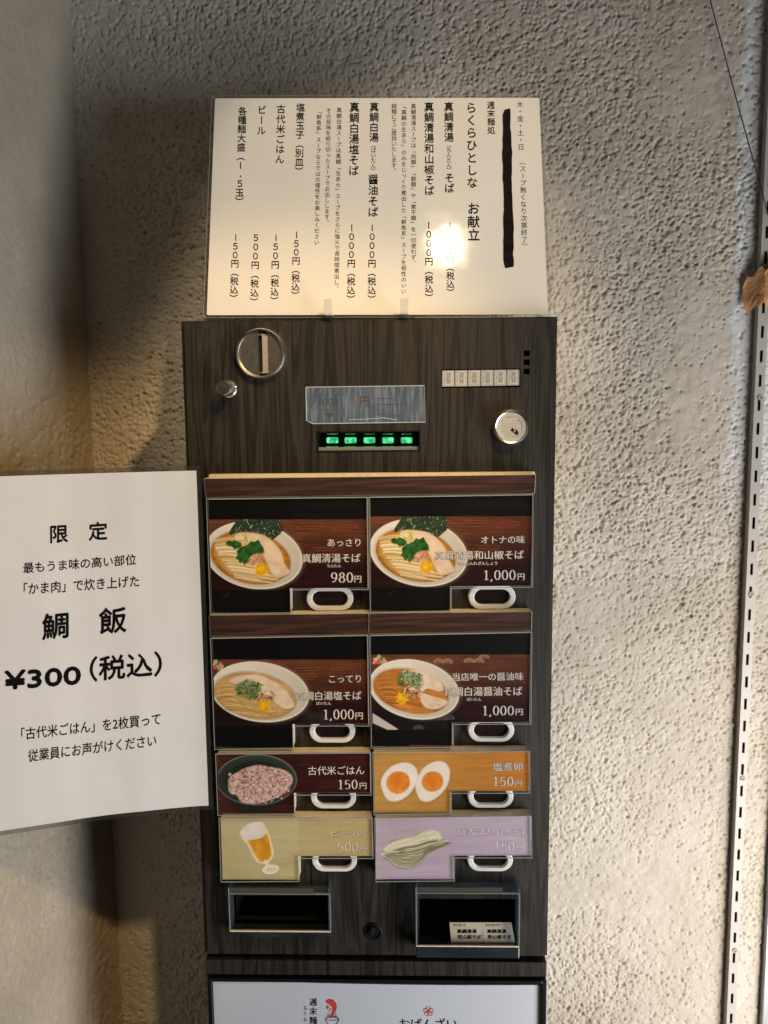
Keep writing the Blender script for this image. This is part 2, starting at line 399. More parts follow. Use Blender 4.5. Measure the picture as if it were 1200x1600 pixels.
def digits(mb, surf, s, box, m, eps=0.0002):
    """numerals with thick stems and thin joins"""
    wd = [0.5 if c != ',' else 0.25 for c in s]; x = 0; k = 0
    x0, y0, x1, y1 = box; sx = (x1-x0)/(sum(wd)-0.12); sy = (y1-y0)/0.70
    for c, a in zip(s, wd):
        for st in DIG[c]:
            p = np.array(st, float); t = np.gradient(p, axis=0); t /= np.linalg.norm(t, axis=1, keepdims=True)+1e-9
            if len(p) > 8 and np.allclose(p[0], p[-1]): t[0] = t[-1] = (t[0]+t[-1])/np.linalg.norm(t[0]+t[-1])
            wdt = 0.030 + 0.062*np.abs(t[:, 1])**1.6
            nrm = np.stack([-t[:, 1], t[:, 0]], -1)
            V = np.concatenate([p+nrm*wdt[:, None]/2, p-nrm*wdt[:, None]/2]); n = len(p)
            V[:, 0] = x0 + (V[:, 0]+x-0.07)*sx; V[:, 1] = y1 - V[:, 1]*sy
            put2d(mb, surf, V, [(i, i+1, n+i+1, n+i) for i in range(n-1)], m, eps+k*EPS); k += 1
        x += a
def poly(mb, surf, pts, m, eps):
    put2d(mb, surf, np.array(pts, float), [tuple(range(len(pts)))], m, eps)
def ribbon(mb, surf, pts, wd, m, eps, closed=False):
    p = np.array(pts, float)
    if closed: p = np.concatenate([p, p[:1]])
    t = np.gradient(p, axis=0); t /= np.linalg.norm(t, axis=1, keepdims=True)+1e-9
    nr = np.stack([-t[:, 1], t[:, 0]], -1); wd = np.broadcast_to(wd, (len(p),))[:, None]/2
    V = np.concatenate([p+nr*wd, p-nr*wd]); n = len(p)
    put2d(mb, surf, V, [(i, i+1, n+i+1, n+i) for i in range(n-1)], m, eps)

# ------------------------------------------------------------------ walls
def value_noise(x, y, s, seed):
    r = np.random.default_rng(seed); G = r.random((64, 64)); a = x/s; b = y/s
    i = np.floor(a).astype(int); j = np.floor(b).astype(int); u = a-i; v = b-j
    u = u*u*(3-2*u); v = v*v*(3-2*v); g = lambda p, q: G[p % 64, q % 64]
    return (g(i, j)*(1-u)+g(i+1, j)*u)*(1-v)+(g(i, j+1)*(1-u)+g(i+1, j+1)*u)*v
def stucco(name, o, ax, length, z0, z1, step, n_pits, n_bumps, amount, label, mat):
    """one rough-cast wall sheet: o + a*ax + z, relief along its normal, closed by a flat back"""
    ax = np.array(ax, float); ax /= np.linalg.norm(ax); nrm = np.array([ax[1], -ax[0], 0.0])
    na = int(length/step)+1; nz = int((z1-z0)/step)+1
    A, Z = np.meshgrid(np.linspace(0, length, na), np.linspace(z0, z1, nz), indexing='ij')
    H = (value_noise(A+5, Z+5, 0.06, 1)-.5)*0.0012 + (value_noise(A+5, Z+5, 0.017, 2)-.5)*0.0006 + (value_noise(A+5, Z+5, 0.0062, 3)-.5)*0.0011
    dens = value_noise(A+9, Z+9, 0.11, 5)
    def stamp(n, depth, r0, r1, thr):
        for _ in range(n):
            a = RNG.random()*length; z = z0+RNG.random()*(z1-z0); i = int(a/length*(na-1)); j = int((z-z0)/(z1-z0)*(nz-1))
            if dens[i, j] < thr*RNG.random(): continue
            r = r0+(r1-r0)*RNG.random(); k = int(3*r/step)+1
            sl = (slice(max(0, i-k), i+k+1), slice(max(0, j-k), j+k+1))
            el = 0.6+0.9*RNG.random(); th = RNG.random()*3.14; c, s_ = math.cos(th), math.sin(th)
            du = A[sl]-a; dv = Z[sl]-z; q = ((du*c+dv*s_)**2*el + (-du*s_+dv*c)**2/el)/(r*r)
            H[sl] += depth*(0.5+RNG.random())*np.exp(-q*1.4)
    stamp(n_pits, -0.0022, 0.0008, 0.0017, 0.6); stamp(n_bumps, 0.0010, 0.0008, 0.0018, 0.6)
    H = H*amount(A, Z)
    V = np.array(o)+A[..., None]*ax+H[..., None]*nrm; V[..., 2] += Z
    V = V.reshape(-1, 3); idx = np.arange(na*nz).reshape(na, nz)
    Q = np.stack([idx[:-1, :-1], idx[1:, :-1], idx[1:, 1:], idx[:-1, 1:]], -1).reshape(-1, 4)
    me = bpy.data.meshes.new(name); me.vertices.add(len(V)+4); nv = len(V)
    back = [np.array(o)+a*ax-nrm*0.06+np.array([0, 0, z]) for a, z in ((0, z0), (length, z0), (length, z1), (0, z1))]
    me.vertices.foreach_set('co', np.concatenate([V, np.array(back)]).ravel())
    Q = np.concatenate([Q, [[nv, nv+3, nv+2, nv+1]]])
    me.loops.add(Q.size); me.loops.foreach_set('vertex_index', Q.ravel().astype(np.int32))
    me.polygons.add(len(Q)); me.polygons.foreach_set('loop_start', (np.arange(len(Q))*4).astype(np.int32))
    me.polygons.foreach_set('use_smooth', np.ones(len(Q), bool)); me.update(calc_edges=True); me.validate()
    me.materials.append(mat); ob = bpy.data.objects.new(name, me); sc.collection.objects.link(ob)
    return tag(ob, label, 'wall', None, 'structure')
WY = 0.170
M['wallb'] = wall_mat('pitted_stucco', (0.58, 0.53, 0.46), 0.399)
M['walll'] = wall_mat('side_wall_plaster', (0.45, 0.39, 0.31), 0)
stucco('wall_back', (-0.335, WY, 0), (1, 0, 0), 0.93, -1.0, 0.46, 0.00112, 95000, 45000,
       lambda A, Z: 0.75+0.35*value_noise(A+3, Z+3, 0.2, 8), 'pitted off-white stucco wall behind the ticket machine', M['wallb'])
LW = np.array([-0.3155, WY, 0]); LD = np.array([-0.18, -1.0, 0])
LD = LD/np.linalg.norm(LD)
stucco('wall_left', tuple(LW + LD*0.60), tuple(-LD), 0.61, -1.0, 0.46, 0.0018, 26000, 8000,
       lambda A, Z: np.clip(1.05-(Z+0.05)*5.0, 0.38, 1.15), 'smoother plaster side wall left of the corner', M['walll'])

# ------------------------------------------------------------------ ticket machine
HW = 0.165; ZB = -0.5996
mach = thing('ticket_machine', (0, 0.08, -1.25), 'tall dark wood-grain meal ticket vending machine standing against the stucco wall', 'ticket machine')
b = MB(); b.box(-HW, HW, 0.0035, 0.163, ZB, 0.0, 'wood_side'); b.build('cabinet', mach, bevel=0.0012)
def rect(px0, py0, px1, py1, Y=0.0):
    a = P(px0, py0, Y); c = P(px1, py1, Y); return (min(a[0], c[0]), max(a[0], c[0]), min(a[2], c[2]), max(a[2], c[2]))
H_bill = rect(497, 676, 655, 703); H_coin = rect(364, 1399, 513, 1450); H_tick = rect(655, 1404, 806, 1479)
H_seg = rect(690, 577, 813, 605); H_led = [rect(818.5, y, 828, y+9) for y in (547.5, 561.5, 576)]
b = MB(); b.holes(-HW+0.0035, HW-0.0035, ZB+0.002, -0.0016, 0.0, 0.0033, [H_bill, H_coin, H_tick, H_seg, *H_led], 'wood', 'black')
fp = b.build('front_panel', mach)
# cut the cabinet visually open behind the pockets: dark boxes set into the door
def recess(name, r, depth, m='blackmatt'):
    q = MB(); q.box(r[0], r[1], 0.0034, depth, r[2], r[3], m, skip='-y'); return q.build(name, mach)
# cabinet front must not cover the pockets: rebuild it pierced
bpy.data.objects.remove(bpy.data.objects['cabinet'])
b = MB(); b.holes(-HW, HW, ZB, 0.0, 0.0036, 0.163, [], 'wood_side')
b.v = []; b.f = []; b.mi = []; b.n = 0
b.holes(-HW, HW, ZB, 0.0, 0.0036, 0.012, [H_bill, H_coin, H_tick, H_seg, *H_led], 'wood_side', 'black')
b.box(-HW, HW, 0.012, 0.163, ZB, 0.0, 'wood_side', skip='-y')
b.build('cabinet', mach)
recess('bill_slot', H_bill, 0.03); recess('coin_pocket', H_coin, 0.05); recess('ticket_pocket', H_tick, 0.055)
q = MB(); q.box(H_tick[0]+.02, H_tick[1]-.02, 0.045, 0.0555, H_tick[3]-.018, H_tick[3]-.0165, 'black'); q.build('pocket_ridge', mach)
for k, h in enumerate(H_led):
    q = MB(); q.box(h[0], h[1], 0.0034, 0.010, h[2], h[3], 'blackmatt', skip='-y')
    q.box(h[0]+.0012, h[0]+.003, 0.004, 0.0065, h[2]+.0012, h[2]+.0032, 'black'); q.build('indicator_window', mach)
# six-digit display
S0 = YS(0.0011)
q = MB(); q.box(H_seg[0], H_seg[1], 0.0034, 0.010, H_seg[2], H_seg[3], 'blackmatt', skip='-y'); disp = q.build('price_display', mach)
xs = np.linspace(690.5, 812.5, 7)
for i in range(6):
    r_ = rect(xs[i]+.7, 578.6-i*.25, xs[i+1]-.7, 603.8-i*.35)
    q = MB(); q.box(r_[0], r_[1], 0.0012, 0.008, r_[2], r_[3], 'seg')
    cx = (xs[i]+xs[i+1])/2; cy = 591-i*.3
    for dy, hh in ((-5.3, 9.2), (4.9, 9.2)):
        pts = [(cx-4.6+1.0*(dy < 0), cy+dy-hh/2), (cx+4.6+1.0*(dy < 0), cy+dy-hh/2), (cx+4.4, cy+dy+hh/2), (cx-4.8, cy+dy+hh/2)]
        ribbon(q, S0, [*pts, pts[0]], 2.3, 'segline', 0.0002); poly(q, S0, [((x-cx)*.55+cx, (y-cy-dy)*.55+cy+dy) for x, y in pts], 'seggap', 0.0003)
    q.build('digit', disp)
# bill slot lamps
bs = bpy.data.objects['bill_slot']
for x in (519, 547.5, 577, 606, 635.5):
    r_ = rect(x-9, 683.5, x+9, 692.5, 0.010)
    q = MB(); q.box(r_[0], r_[1], 0.010, 0.016, r_[2], r_[3], 'led'); q.build('green_lamp', bs, bevel=0.001)
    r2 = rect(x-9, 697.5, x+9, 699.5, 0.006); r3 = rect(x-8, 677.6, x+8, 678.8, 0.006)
    q = MB(); q.box(r2[0], r2[1], 0.006, 0.008, r2[2], r2[3], 'ledglow'); q.box(r3[0], r3[1], 0.006, 0.008, r3[2], r3[3], 'ledglow'); q.build('lamp_reflection', bs)  # thin glowing bars stand in for the lamps' reflections above and below
q = MB()
rr = H_bill; e = 0.0009
for bx in ((rr[0]-e, rr[0], rr[2]-e, rr[3]+e), (rr[1], rr[1]+e, rr[2]-e, rr[3]+e), (rr[0], rr[1], rr[2]-e, rr[2]), (rr[0], rr[1], rr[3], rr[3]+e)):
    q.box(bx[0], bx[1], -0.0008, 0.0, bx[2], bx[3], 'black')
q.box(rr[0], rr[1], 0.004, 0.0055, rr[2], rr[2]+.003, 'acredge'); q.build('slot_bezel', mach)
# blue film stuck over the bill instructions
SF = YS(-0.0003); q = MB()
fo = [(478, 605), (663, 602.5), (664.5, 659.5), (489, 662), (479, 657)]
poly(q, SF, fo, 'tapeblue', 0.0); ribbon(q, SF, [*fo, fo[0]], 1.3, 'tapeedge', 0.00008)
ribbon(q, SF, [(545, 656), (566, 655), (588, 654), (598, 652.5), (620, 656)], 0.9, 'tapeedge', 0.00010)
st = q.build('instruction_film', mach)
q = MB(); write(q, SF, '1000', (499, 634.5), (529, 634), 12.5, 'faintink', REG, 0.00012)
bx = [(488, 617.5), (539, 617), (539, 640), (488, 640.5)]; ribbon(q, SF, [*bx, bx[0]], 0.7, 'faintink', 0.00010)
poly(q, SF, [(506, 645.5), (524, 645), (515.5, 652.5)], 'faintink', 0.00010)
write(q, SF, '円', (563, 634), (576, 633.5), 14, 'faintred', BOLD, 0.00012)
for i, (x0, x1, y) in enumerate(((585, 618, 623), (590, 640, 632), (580, 602, 648), (604, 626, 650))):
    ribbon(q, SF, [(x0, y), (x1, y-.3)], 1.0, 'faintink', 0.00011)
q.build('lettering', st)
# coin slot
c = P(407, 552.5, -0.004); cx, cz = c[0], c[2]; rr = 0.0223
q = MB(); q.lathe(cx, cz, [(rr*.985, 0.0), (rr, -.002), (rr*.985, -.0052), (rr*.93, -.0068), (rr*.87, -.0064), (rr*.845, -.004)], 'chrome', 64)
sl = q.build('coin_slot', mach, smooth=True)
q = MB(); N = 40; ri = rr*.846
def half(side, x_in):
    a0 = math.acos(min(1, abs(x_in)/ri)); 
    an = np.linspace(-a0, a0, 24)
    return [(cx+side*ri*math.cos(a), cz+ri*math.sin(a)) for a in an]
g = 0.0016
for side, xi, tilt in ((-1, g, 0.0), (1, g+.0052, 0.0)):
    pts = half(side, xi); q.prism(pts, -0.0041, 0.0, 'mirror')
zt = math.sqrt(ri*ri-(g+.0052)**2)*0.985
q.prism([(cx+g, cz-zt*.99), (cx+g+.0051, cz-zt*.97), (cx+g+.0051, cz+zt*.97), (cx+g, cz+zt*.99)], -0.0034, 0.0, 'brushed')
q.box(cx-g, cx+g, -0.0008, 0.0, cz-ri*.98, cz+ri*.98, 'gap')
q.build('slot_plate', sl)
q = MB(); q.box(cx-g-.0001, cx-g+.0005, -0.0047, -.0030, cz-.0155, cz+.0155, 'chrome'); q.box(cx-g, cx+g, -.0042, -.003, cz+.0155, cz+ri*.93, 'mirror'); q.box(cx-g, cx+g, -.0042, -.003, cz-ri*.93, cz-.0155, 'mirror')
q.build('slot_rim', sl)
# coin-return knob
c = P(356.5, 607.5, -0.001); q = MB(); q.lathe(c[0], c[2], [(0.0078, 0.0), (0.0078, -.001), (0.0066, -.0022), (0.0042, -.0022), (0.0042, -.0100), (0.0056, -.0102)], 'chrome', 40)
kb = q.build('return_knob', mach, smooth=True)
q = MB(); q.lathe(c[0], c[2], [(0.0036, -.0100), (0.0058, -.0103), (0.0062, -.011), (0.0062, -.0185), (0.0056, -.0193), (0.0, -.0195)], 'chrome', 40); q.build('knob_cap', kb, smooth=True)
# key lock
c = P(797, 667.5, -0.003); q = MB()
q.lathe(c[0], c[2], [(0.0158, 0.0), (0.0160, -.003), (0.0150, -.0095), (0.0137, -.0112), (0.0128, -.0108)], 'chrome', 56)
lk = q.build('door_lock', mach, smooth=True)
q = MB(); q.lathe(c[0], c[2], [(0.0128, -.0108), (0.0092, -.0106), (0.0090, -.0100), (0.0086, -.0106), (0.0, -.0107)], 'brushed', 48); lf = q.build('lock_face', lk, smooth=True)
SL = YS(-0.0108); q = MB()
poly(q, SL, [(800, 668), (803, 670.5), (808, 672), (810.5, 675.5), (809, 679.5), (805.5, 679), (802, 675.5), (797, 672.5), (799, 671)], 'gap', 0.0001)
poly(q, SL, [(803.5, 671.5), (805.6, 672.6), (804.2, 676), (802.6, 674)], 'brushed', 0.0002); q.build('keyhole', lf)
# lower keyhole
c = P(583.5, 1455, 0.0); q = MB(); q.lathe(c[0], c[2], [(0.0085, 0.0), (0.0085, -.0012), (0.0074, -.0016), (0.0066, -.0005), (0.0058, -.0004)], 'black', 40)
q.lathe(c[0], c[2], [(0.0058, -.0004), (0.0050, -.0030), (0.0, -.0031)], 'black', 40); kl = q.build('lower_lock', mach, smooth=True)
q = MB(); SK = YS(-0.0032)
poly(q, SK, [(581, 1448), (583, 1449), (583, 1456), (585, 1459), (582, 1462), (579, 1458)], 'chrome', 0.0002); poly(q, SK, [(583.4, 1449), (587, 1453), (586, 1457), (583.4, 1456)], 'gap', 0.0002)
q.build('key_slot', kl)

# order buttons
def stadium(cx, cz, hw, hh, n=14):
    r_ = hh; return [(cx+(hw-r_)+r_*math.cos(a), cz+r_*math.sin(a)) for a in np.linspace(-math.pi/2, math.pi/2, n)] + \
                    [(cx-(hw-r_)+r_*math.cos(a), cz+r_*math.sin(a)) for a in np.linspace(math.pi/2, 3*math.pi/2, n)]
def order_button(cx, cz):
    q = MB(); q.prism(stadium(cx, cz, .0160, .0070), -.0022, 0.0, 'lens'); o = q.build('order_button', mach)
    q = MB(); prof = [(.0212, .0112, 0.0), (.0212, .0112, -.0042), (.0203, .0103, -.0054), (.0168, .0076, -.0054), (.0159, .0069, -.0044), (.0158, .0068, -.0010)]
    loops = [stadium(cx, cz, a, b_) for a, b_, y in prof]; n = len(loops[0])
    V = [(x, prof[k][2], z) for k, lp in enumerate(loops) for x, z in lp]
    q.add(V, [(k*n+i, k*n+(i+1) % n, (k+1)*n+(i+1) % n, (k+1)*n+i) for k in range(len(prof)-1) for i in range(n)], 'whitepl')
    q.build('button_ring', o, smooth=True)
for zc in (-.2480, -.3725, -.4365, -.4990):
    for xc in (-.0370, .1090): order_button(xc, zc + (.001 if xc > 0 else 0))

# trays of clear plastic in front of the pockets
def tray(name, px, lip_m, lip_h, yf):
    x0, x1, z0, z1 = rect(*px, -yf); t_ = .0018
    q = MB()
    q.box(x0, x0+t_, -yf, -.0001, z0+lip_h, z1, 'smoke'); q.box(x1-t_, x1, -yf, -.0001, z0+lip_h, z1, 'smoke')
    q.box(x0+t_, x1-t_, -yf, -yf+.0015, z0+lip_h, z1-.008, 'acrylic')
    o = q.build(name, mach)
    q = MB(); q.box(x0+t_+.0002, x1-t_-.0002, -yf+.0017, -.0004, z1-.0066, z1-.0056, 'smoke'); q.box(x0+t_+.0002, x1-t_-.014, -yf-.0002, -yf+.0012, z1-.0053, z1-.0003, 'hood'); q.build('tray_hood', o)
    q = MB(); q.box(x0-.0002, x1+.0002, -yf-.0008, -.0001, z0, z0+lip_h-.0002, lip_m); q.build('tray_lip', o, bevel=.0008)
    q = MB(); q.box(x0, x1, -yf-.0004, -yf+.0012, z0+lip_h, z0+lip_h+.0011, 'foam'); q.box(x0-.0003, x0+.0005, -yf-.0003, -yf+.0006, z0+lip_h+.0012, z1, 'acredge')
    q.box(x1-.0005, x1+.0003, -yf-.0003, -yf+.0006, z0+lip_h+.0012, z1-.006, 'acredge'); q.box(x0+.0006, x1-.0006, -yf-.0002, -yf+.0016, z1-.0064, z1-.0057, 'acredge')
    q.build('tray_edge', o); return x0, x1, z0, z1
tray('coin_tray', (357, 1387, 517, 1465), 'lipblue', .0055, .013)
TX = tray('ticket_tray', (650, 1386, 811, 1497), 'lipblue', .0110, .017)

# lower cabinet with poster frame
lz = -0.6045
b = MB(); b.box(-HW, HW, 0.006, 0.163, -1.25, -0.6215, 'wood_side'); b.build('lower_cabinet', mach, bevel=.001)
b = MB(); b.box(-HW+.004, HW-.004, 0.012, 0.160, -0.6215, ZB, 'gap'); b.build('door_gap', mach)
b = MB(); b.box(-HW+.0005, HW-.0005, 0.0, 0.012, -0.6195, -0.6042, 'wood'); b.build('ledge_rail', mach, bevel=.0012)
px0, px1, pz1 = -0.1615, 0.1660-.003, -0.6235
b = MB()
for bx in ((px0-.0015, px0+.0025, -1.03, pz1), (px1-.0025, px1+.0015, -1.03, pz1), (px0+.0025, px1-.0025, pz1-.0035, pz1)):
    b.box(bx[0], bx[1], -.0002, .0060, bx[2], bx[3], 'black')
b.build('poster_frame', mach, bevel=.0006)
def sag(x): return pz1-.0058-.0022*max(0, 1-((x-.06)/.16)**2)
po = thing('shop_poster', (0, 0.004, -0.8), 'bluish white paper poster with small red logos in the black frame of the lower cabinet', 'poster')
xs_ = np.linspace(px0+.003, px1-.003, 30); b = MB()
b.prism([(x, sag(x)) for x in xs_] + [(px1-.003, -1.02), (px0+.003, -1.02)], .0040, .0052, 'paper3'); b.build('poster_paper', po)
SP = YS(0.004); q = MB(); z = lambda x, y: (310+x*.475, 1360+y*.475)
column(q, SP, '週末麺', *z(378, 0)[:1], z(0, 418)[1], z(0, 508)[1], 0.0, 'ink', SEMI, size=12.5)
column(q, SP, 'らくら', *z(352, 0)[:1], z(0, 443)[1], z(0, 500)[1], 0.0, 'ink', REG, size=7)
body = [z(424, 424), z(432, 422), z(443, 424), z(452, 434), z(456, 448), z(453, 462), z(446, 472), z(440, 484), z(432, 484), z(436, 472), z(441, 462), z(440, 450), z(433, 442), z(421, 436), z(419, 428)]
poly(q, SP, body, 'redink', .0002)
for a_, b_ in (((430, 446), (424, 456)), ((436, 452), (430, 464)), ((426, 444), (421, 452))): ribbon(q, SP, [z(*a_), z(*b_)], 1.2, 'redink', .00025)
for i in range(7): ribbon(q, SP, [z(428+i*4, 470+(i % 3)*3), z(425+i*5, 486)], 0.8, 'redink' if i < 5 else 'ink', .0003)
ribbon(q, SP, [z(440+22*math.cos(a), 487+6*math.sin(a)) for a in np.linspace(0, 6.283, 30)], 0.9, 'ink', .0002)
ribbon(q, SP, [z(440+22*math.cos(a), 487+22*math.sin(a)) for a in np.linspace(0, math.pi, 24)], 1.0, 'ink', .00022)
for k in range(5):
    a = math.pi*2*k/5-math.pi/2; fx, fy = 757+9*math.cos(a), 463+9*math.sin(a)
    ribbon(q, SP, [z(fx+7*math.cos(t), fy+7*math.sin(t)) for t in np.linspace(0, 6.283, 20)], 0.9, 'redink', .0002+k*.00002)
ribbon(q, SP, [z(757+4*math.cos(t), 463+4*math.sin(t)) for t in np.linspace(0, 6.283, 14)], 0.8, 'redink', .0004)
write(q, SP, 'おばんざい', z(662, 524), z(850, 524), 38*.475, 'ink', REG, .0002)
q.build('lettering', po)

# ------------------------------------------------------------------ tickets in the tray
t1 = CAM; FT = -0.0115
def ticket(label, quad, lines, dy):
    S = PlaneSurf((0.09, FT+dy, -.58), (0, -1, 0.32)); root = thing('meal_ticket', tuple(S.map(*[np.array(sum(v)/4) for v in zip(*quad)])), label, 'ticket', 'tickets in the ticket tray')
    q = MB(); pts = [S.map(np.array(x), np.array(y)) for x, y in quad]; bk = [p+np.array([0, .0003, 0]) for p in pts]
    q.add([*pts, *bk], [(0, 1, 2, 3), (4, 7, 6, 5), (0, 4, 5, 1), (1, 5, 6, 2), (2, 6, 7, 3), (3, 7, 4, 0)], 'ticketpaper'); q.build('ticket_paper', root)
    q = MB()
    for s_, bl, br, h, wt in lines: write(q, S, s_, bl, br, h, 'ink', wt, .0002)
    q.build('lettering', root)
zt_ = lambda x, y: (640+x*.15833, 1370+y*.15833)
ticket('cream paper ticket lying left of its twin in the right-hand tray', [zt_(393, 450), zt_(708, 450), zt_(726, 672), zt_(412, 672)],
       [('真鯛清湯', zt_(470, 556), zt_(660, 556), 38*.158, BOLD), ('和山椒そば', zt_(475, 613), zt_(706, 613), 40*.158, BOLD), ('24.10.13', zt_(430, 486), zt_(550, 486), 20*.158, REG)], 0)
ticket('cream paper ticket lying against the right end of the tray', [zt_(711, 450), zt_(1005, 450), zt_(1045, 672), zt_(729, 672)],
       [('真鯛清湯', zt_(765, 556), zt_(952, 556), 38*.158, BOLD), ('和山椒そば', zt_(772, 613), zt_(1002, 613), 40*.158, BOLD), ('24.10.13', zt_(750, 486), zt_(880, 486), 20*.158, REG)], 0)

# ------------------------------------------------------------------ printed menu cards
class Paint:
    def __init__(s, X, Y): s.X = X; s.Y = Y; s.C = np.zeros((len(X), 3))
    def over(s, m, col):
        col = np.asarray(col, float); m = np.clip(m, 0, 1)[:, None]; s.C = s.C*(1-m)+col*m
    def fill(s, c): s.C[:] = c
    def ell(s, cx, cy, rx, ry, deg=0, soft=4):
        a = R(deg); u = (s.X-cx)*math.cos(a)+(s.Y-cy)*math.sin(a); v = -(s.X-cx)*math.sin(a)+(s.Y-cy)*math.cos(a)
        return np.clip(0.5+(1-np.sqrt((u/rx)**2+(v/ry)**2))*min(rx, ry)/soft, 0, 1)
    def seg(s, pts, wd, soft=3):
        d = np.full(len(s.X), 1e9)
        for (x0, y0), (x1, y1) in zip(pts[:-1], pts[1:]):
            ex, ey = x1-x0, y1-y0; L = ex*ex+ey*ey+1e-9; t = np.clip(((s.X-x0)*ex+(s.Y-y0)*ey)/L, 0, 1)
            d = np.minimum(d, np.hypot(s.X-x0-t*ex, s.Y-y0-t*ey))
        return np.clip(0.5+(wd/2-d)/soft, 0, 1)
    def poly(s, pts, soft=4):
        ins = np.zeros(len(s.X), bool); n = len(pts)
        for i in range(n):
            x0, y0 = pts[i]; x1, y1 = pts[(i+1) % n]
            c = (y0 > s.Y) != (y1 > s.Y)
            ins ^= c & (s.X < (x1-x0)*(s.Y-y0)/((y1-y0) or 1e-9)+x0)
        e = s.seg([*pts, pts[0]], 0, 1e9); d = s._d([*pts, pts[0]])
        return np.clip(0.5+np.where(ins, d, -d)/soft, 0, 1)
    def _d(s, pts):
        d = np.full(len(s.X), 1e9)
        for (x0, y0), (x1, y1) in zip(pts[:-1], pts[1:]):
            ex, ey = x1-x0, y1-y0; L = ex*ex+ey*ey+1e-9; t = np.clip(((s.X-x0)*ex+(s.Y-y0)*ey)/L, 0, 1)
            d = np.minimum(d, np.hypot(s.X-x0-t*ex, s.Y-y0-t*ey))
        return d
    def nz(s, sx, sy=None, seed=0): return value_noise(s.X+5000, (s.Y+5000)*(sx/(sy or sx)), sx, seed)
    def box(s, x0, y0, x1, y1, soft=3):
        return np.clip(.5+np.minimum(np.minimum(s.X-x0, x1-s.X), np.minimum(s.Y-y0, y1-s.Y))/soft, 0, 1)
def L3(r, g, b_, k=1.0): return np.array(lin(r, g, b_))*k
def smooth_loop(pts, n=6):
    p = np.array(pts, float); o = []
    for i in range(len(p)):
        a, b_, c_, d = p[i-1], p[i], p[(i+1) % len(p)], p[(i+2) % len(p)]
        for t in np.linspace(0, 1, n, endpoint=False):
            o.append(tuple(0.5*((2*b_)+(c_-a)*t+(2*a-5*b_+4*c_-d)*t*t+(-a+3*b_-3*c_+d)*t**3)))
    return o
def bg_wood(p, y0, y1, x1=1140):
    g = p.nz(190, 9, 3)*.6+p.nz(60, 5, 4)*.4
    fx = np.clip((p.X-100)/(x1-100), 0, 1); fy = np.clip((p.Y-y0)/(y1-y0), 0, 1)
    c = L3(120, 74, 50)[None]*(1-fx)[:, None]+L3(112, 62, 42)[None]*fx[:, None]
    dk = L3(48, 18, 20)[None]; f = np.clip(fy*1.7-.15, 0, 1)[:, None]; c = c*(1-f)+dk*f
    p.over(p.box(-50, y0, 2000, y1), c*(0.36+0.58*g)[:, None])
def cloud_lines(p, spots, col, a=0.55):
    for x, y, w_ in spots:
        m = p.seg([(x, y), (x+w_, y)], 3)
        for k, (dx, dy) in enumerate(((0.1, 20), (-.25, 38))): m = np.maximum(m, p.seg([(x+w_*dx, y+dy), (x+w_*(1+dx*.6), y+dy)], 3))
        m = np.maximum(m, p.seg(arc(x+w_, y+10, 12, 10, -90, 90, 8), 3)); m = np.maximum(m, p.seg(arc(x-w_*.05, y+29, 12, 10, 90, 270, 8), 3))
        p.over(m*a, col)
def strands(p, n, region, col_a, col_b, seed, wd=(7, 12), alpha=.85):
    r = np.random.default_rng(seed)
    for i in range(n):
        pts, = region(r)
        c = np.array(col_a)+(np.array(col_b)-np.array(col_a))*r.random()
        w_ = wd[0]+(wd[1]-wd[0])*r.random()
        p.over(p.seg([(x+2.5, y+3.5) for x, y in pts], w_, 4)*.55, np.array(col_b)*.4)
        p.over(p.seg(pts, w_, 4)*alpha, c)
def flower(p, x, y, r_, col, ph=0):
    pts = [(x+(r_ if k % 2 == 0 else r_*.68)*math.cos(k*math.pi/8+ph), y+(r_ if k % 2 == 0 else r_*.68)*math.sin(k*math.pi/8+ph)) for k in range(16)]
    p.over(p.poly(pts), np.array(col)*(0.75+.5*p.nz(14, seed=9))[:, None]); p.over(p.ell(x-4, y-4, r_*.35, r_*.3)*.5, np.array(col)*1.5)
def scatter(p, n, cx, cy, rx, ry, cols, ln, seed, wd=6):
    r = np.random.default_rng(seed)
    for i in range(n):
        q_ = math.sqrt(r.random()); a = r.random()*6.28; x = cx+rx*q_*math.cos(a); y = cy+ry*q_*math.sin(a); b_ = r.random()*3.14; l_ = ln*(.5+r.random())
        p.over(p.seg([(x, y), (x+l_*math.cos(b_), y+l_*math.sin(b_))], wd*(.6+.6*r.random()))*.9, np.array(cols[r.integers(len(cols))])*(.7+.6*r.random()))
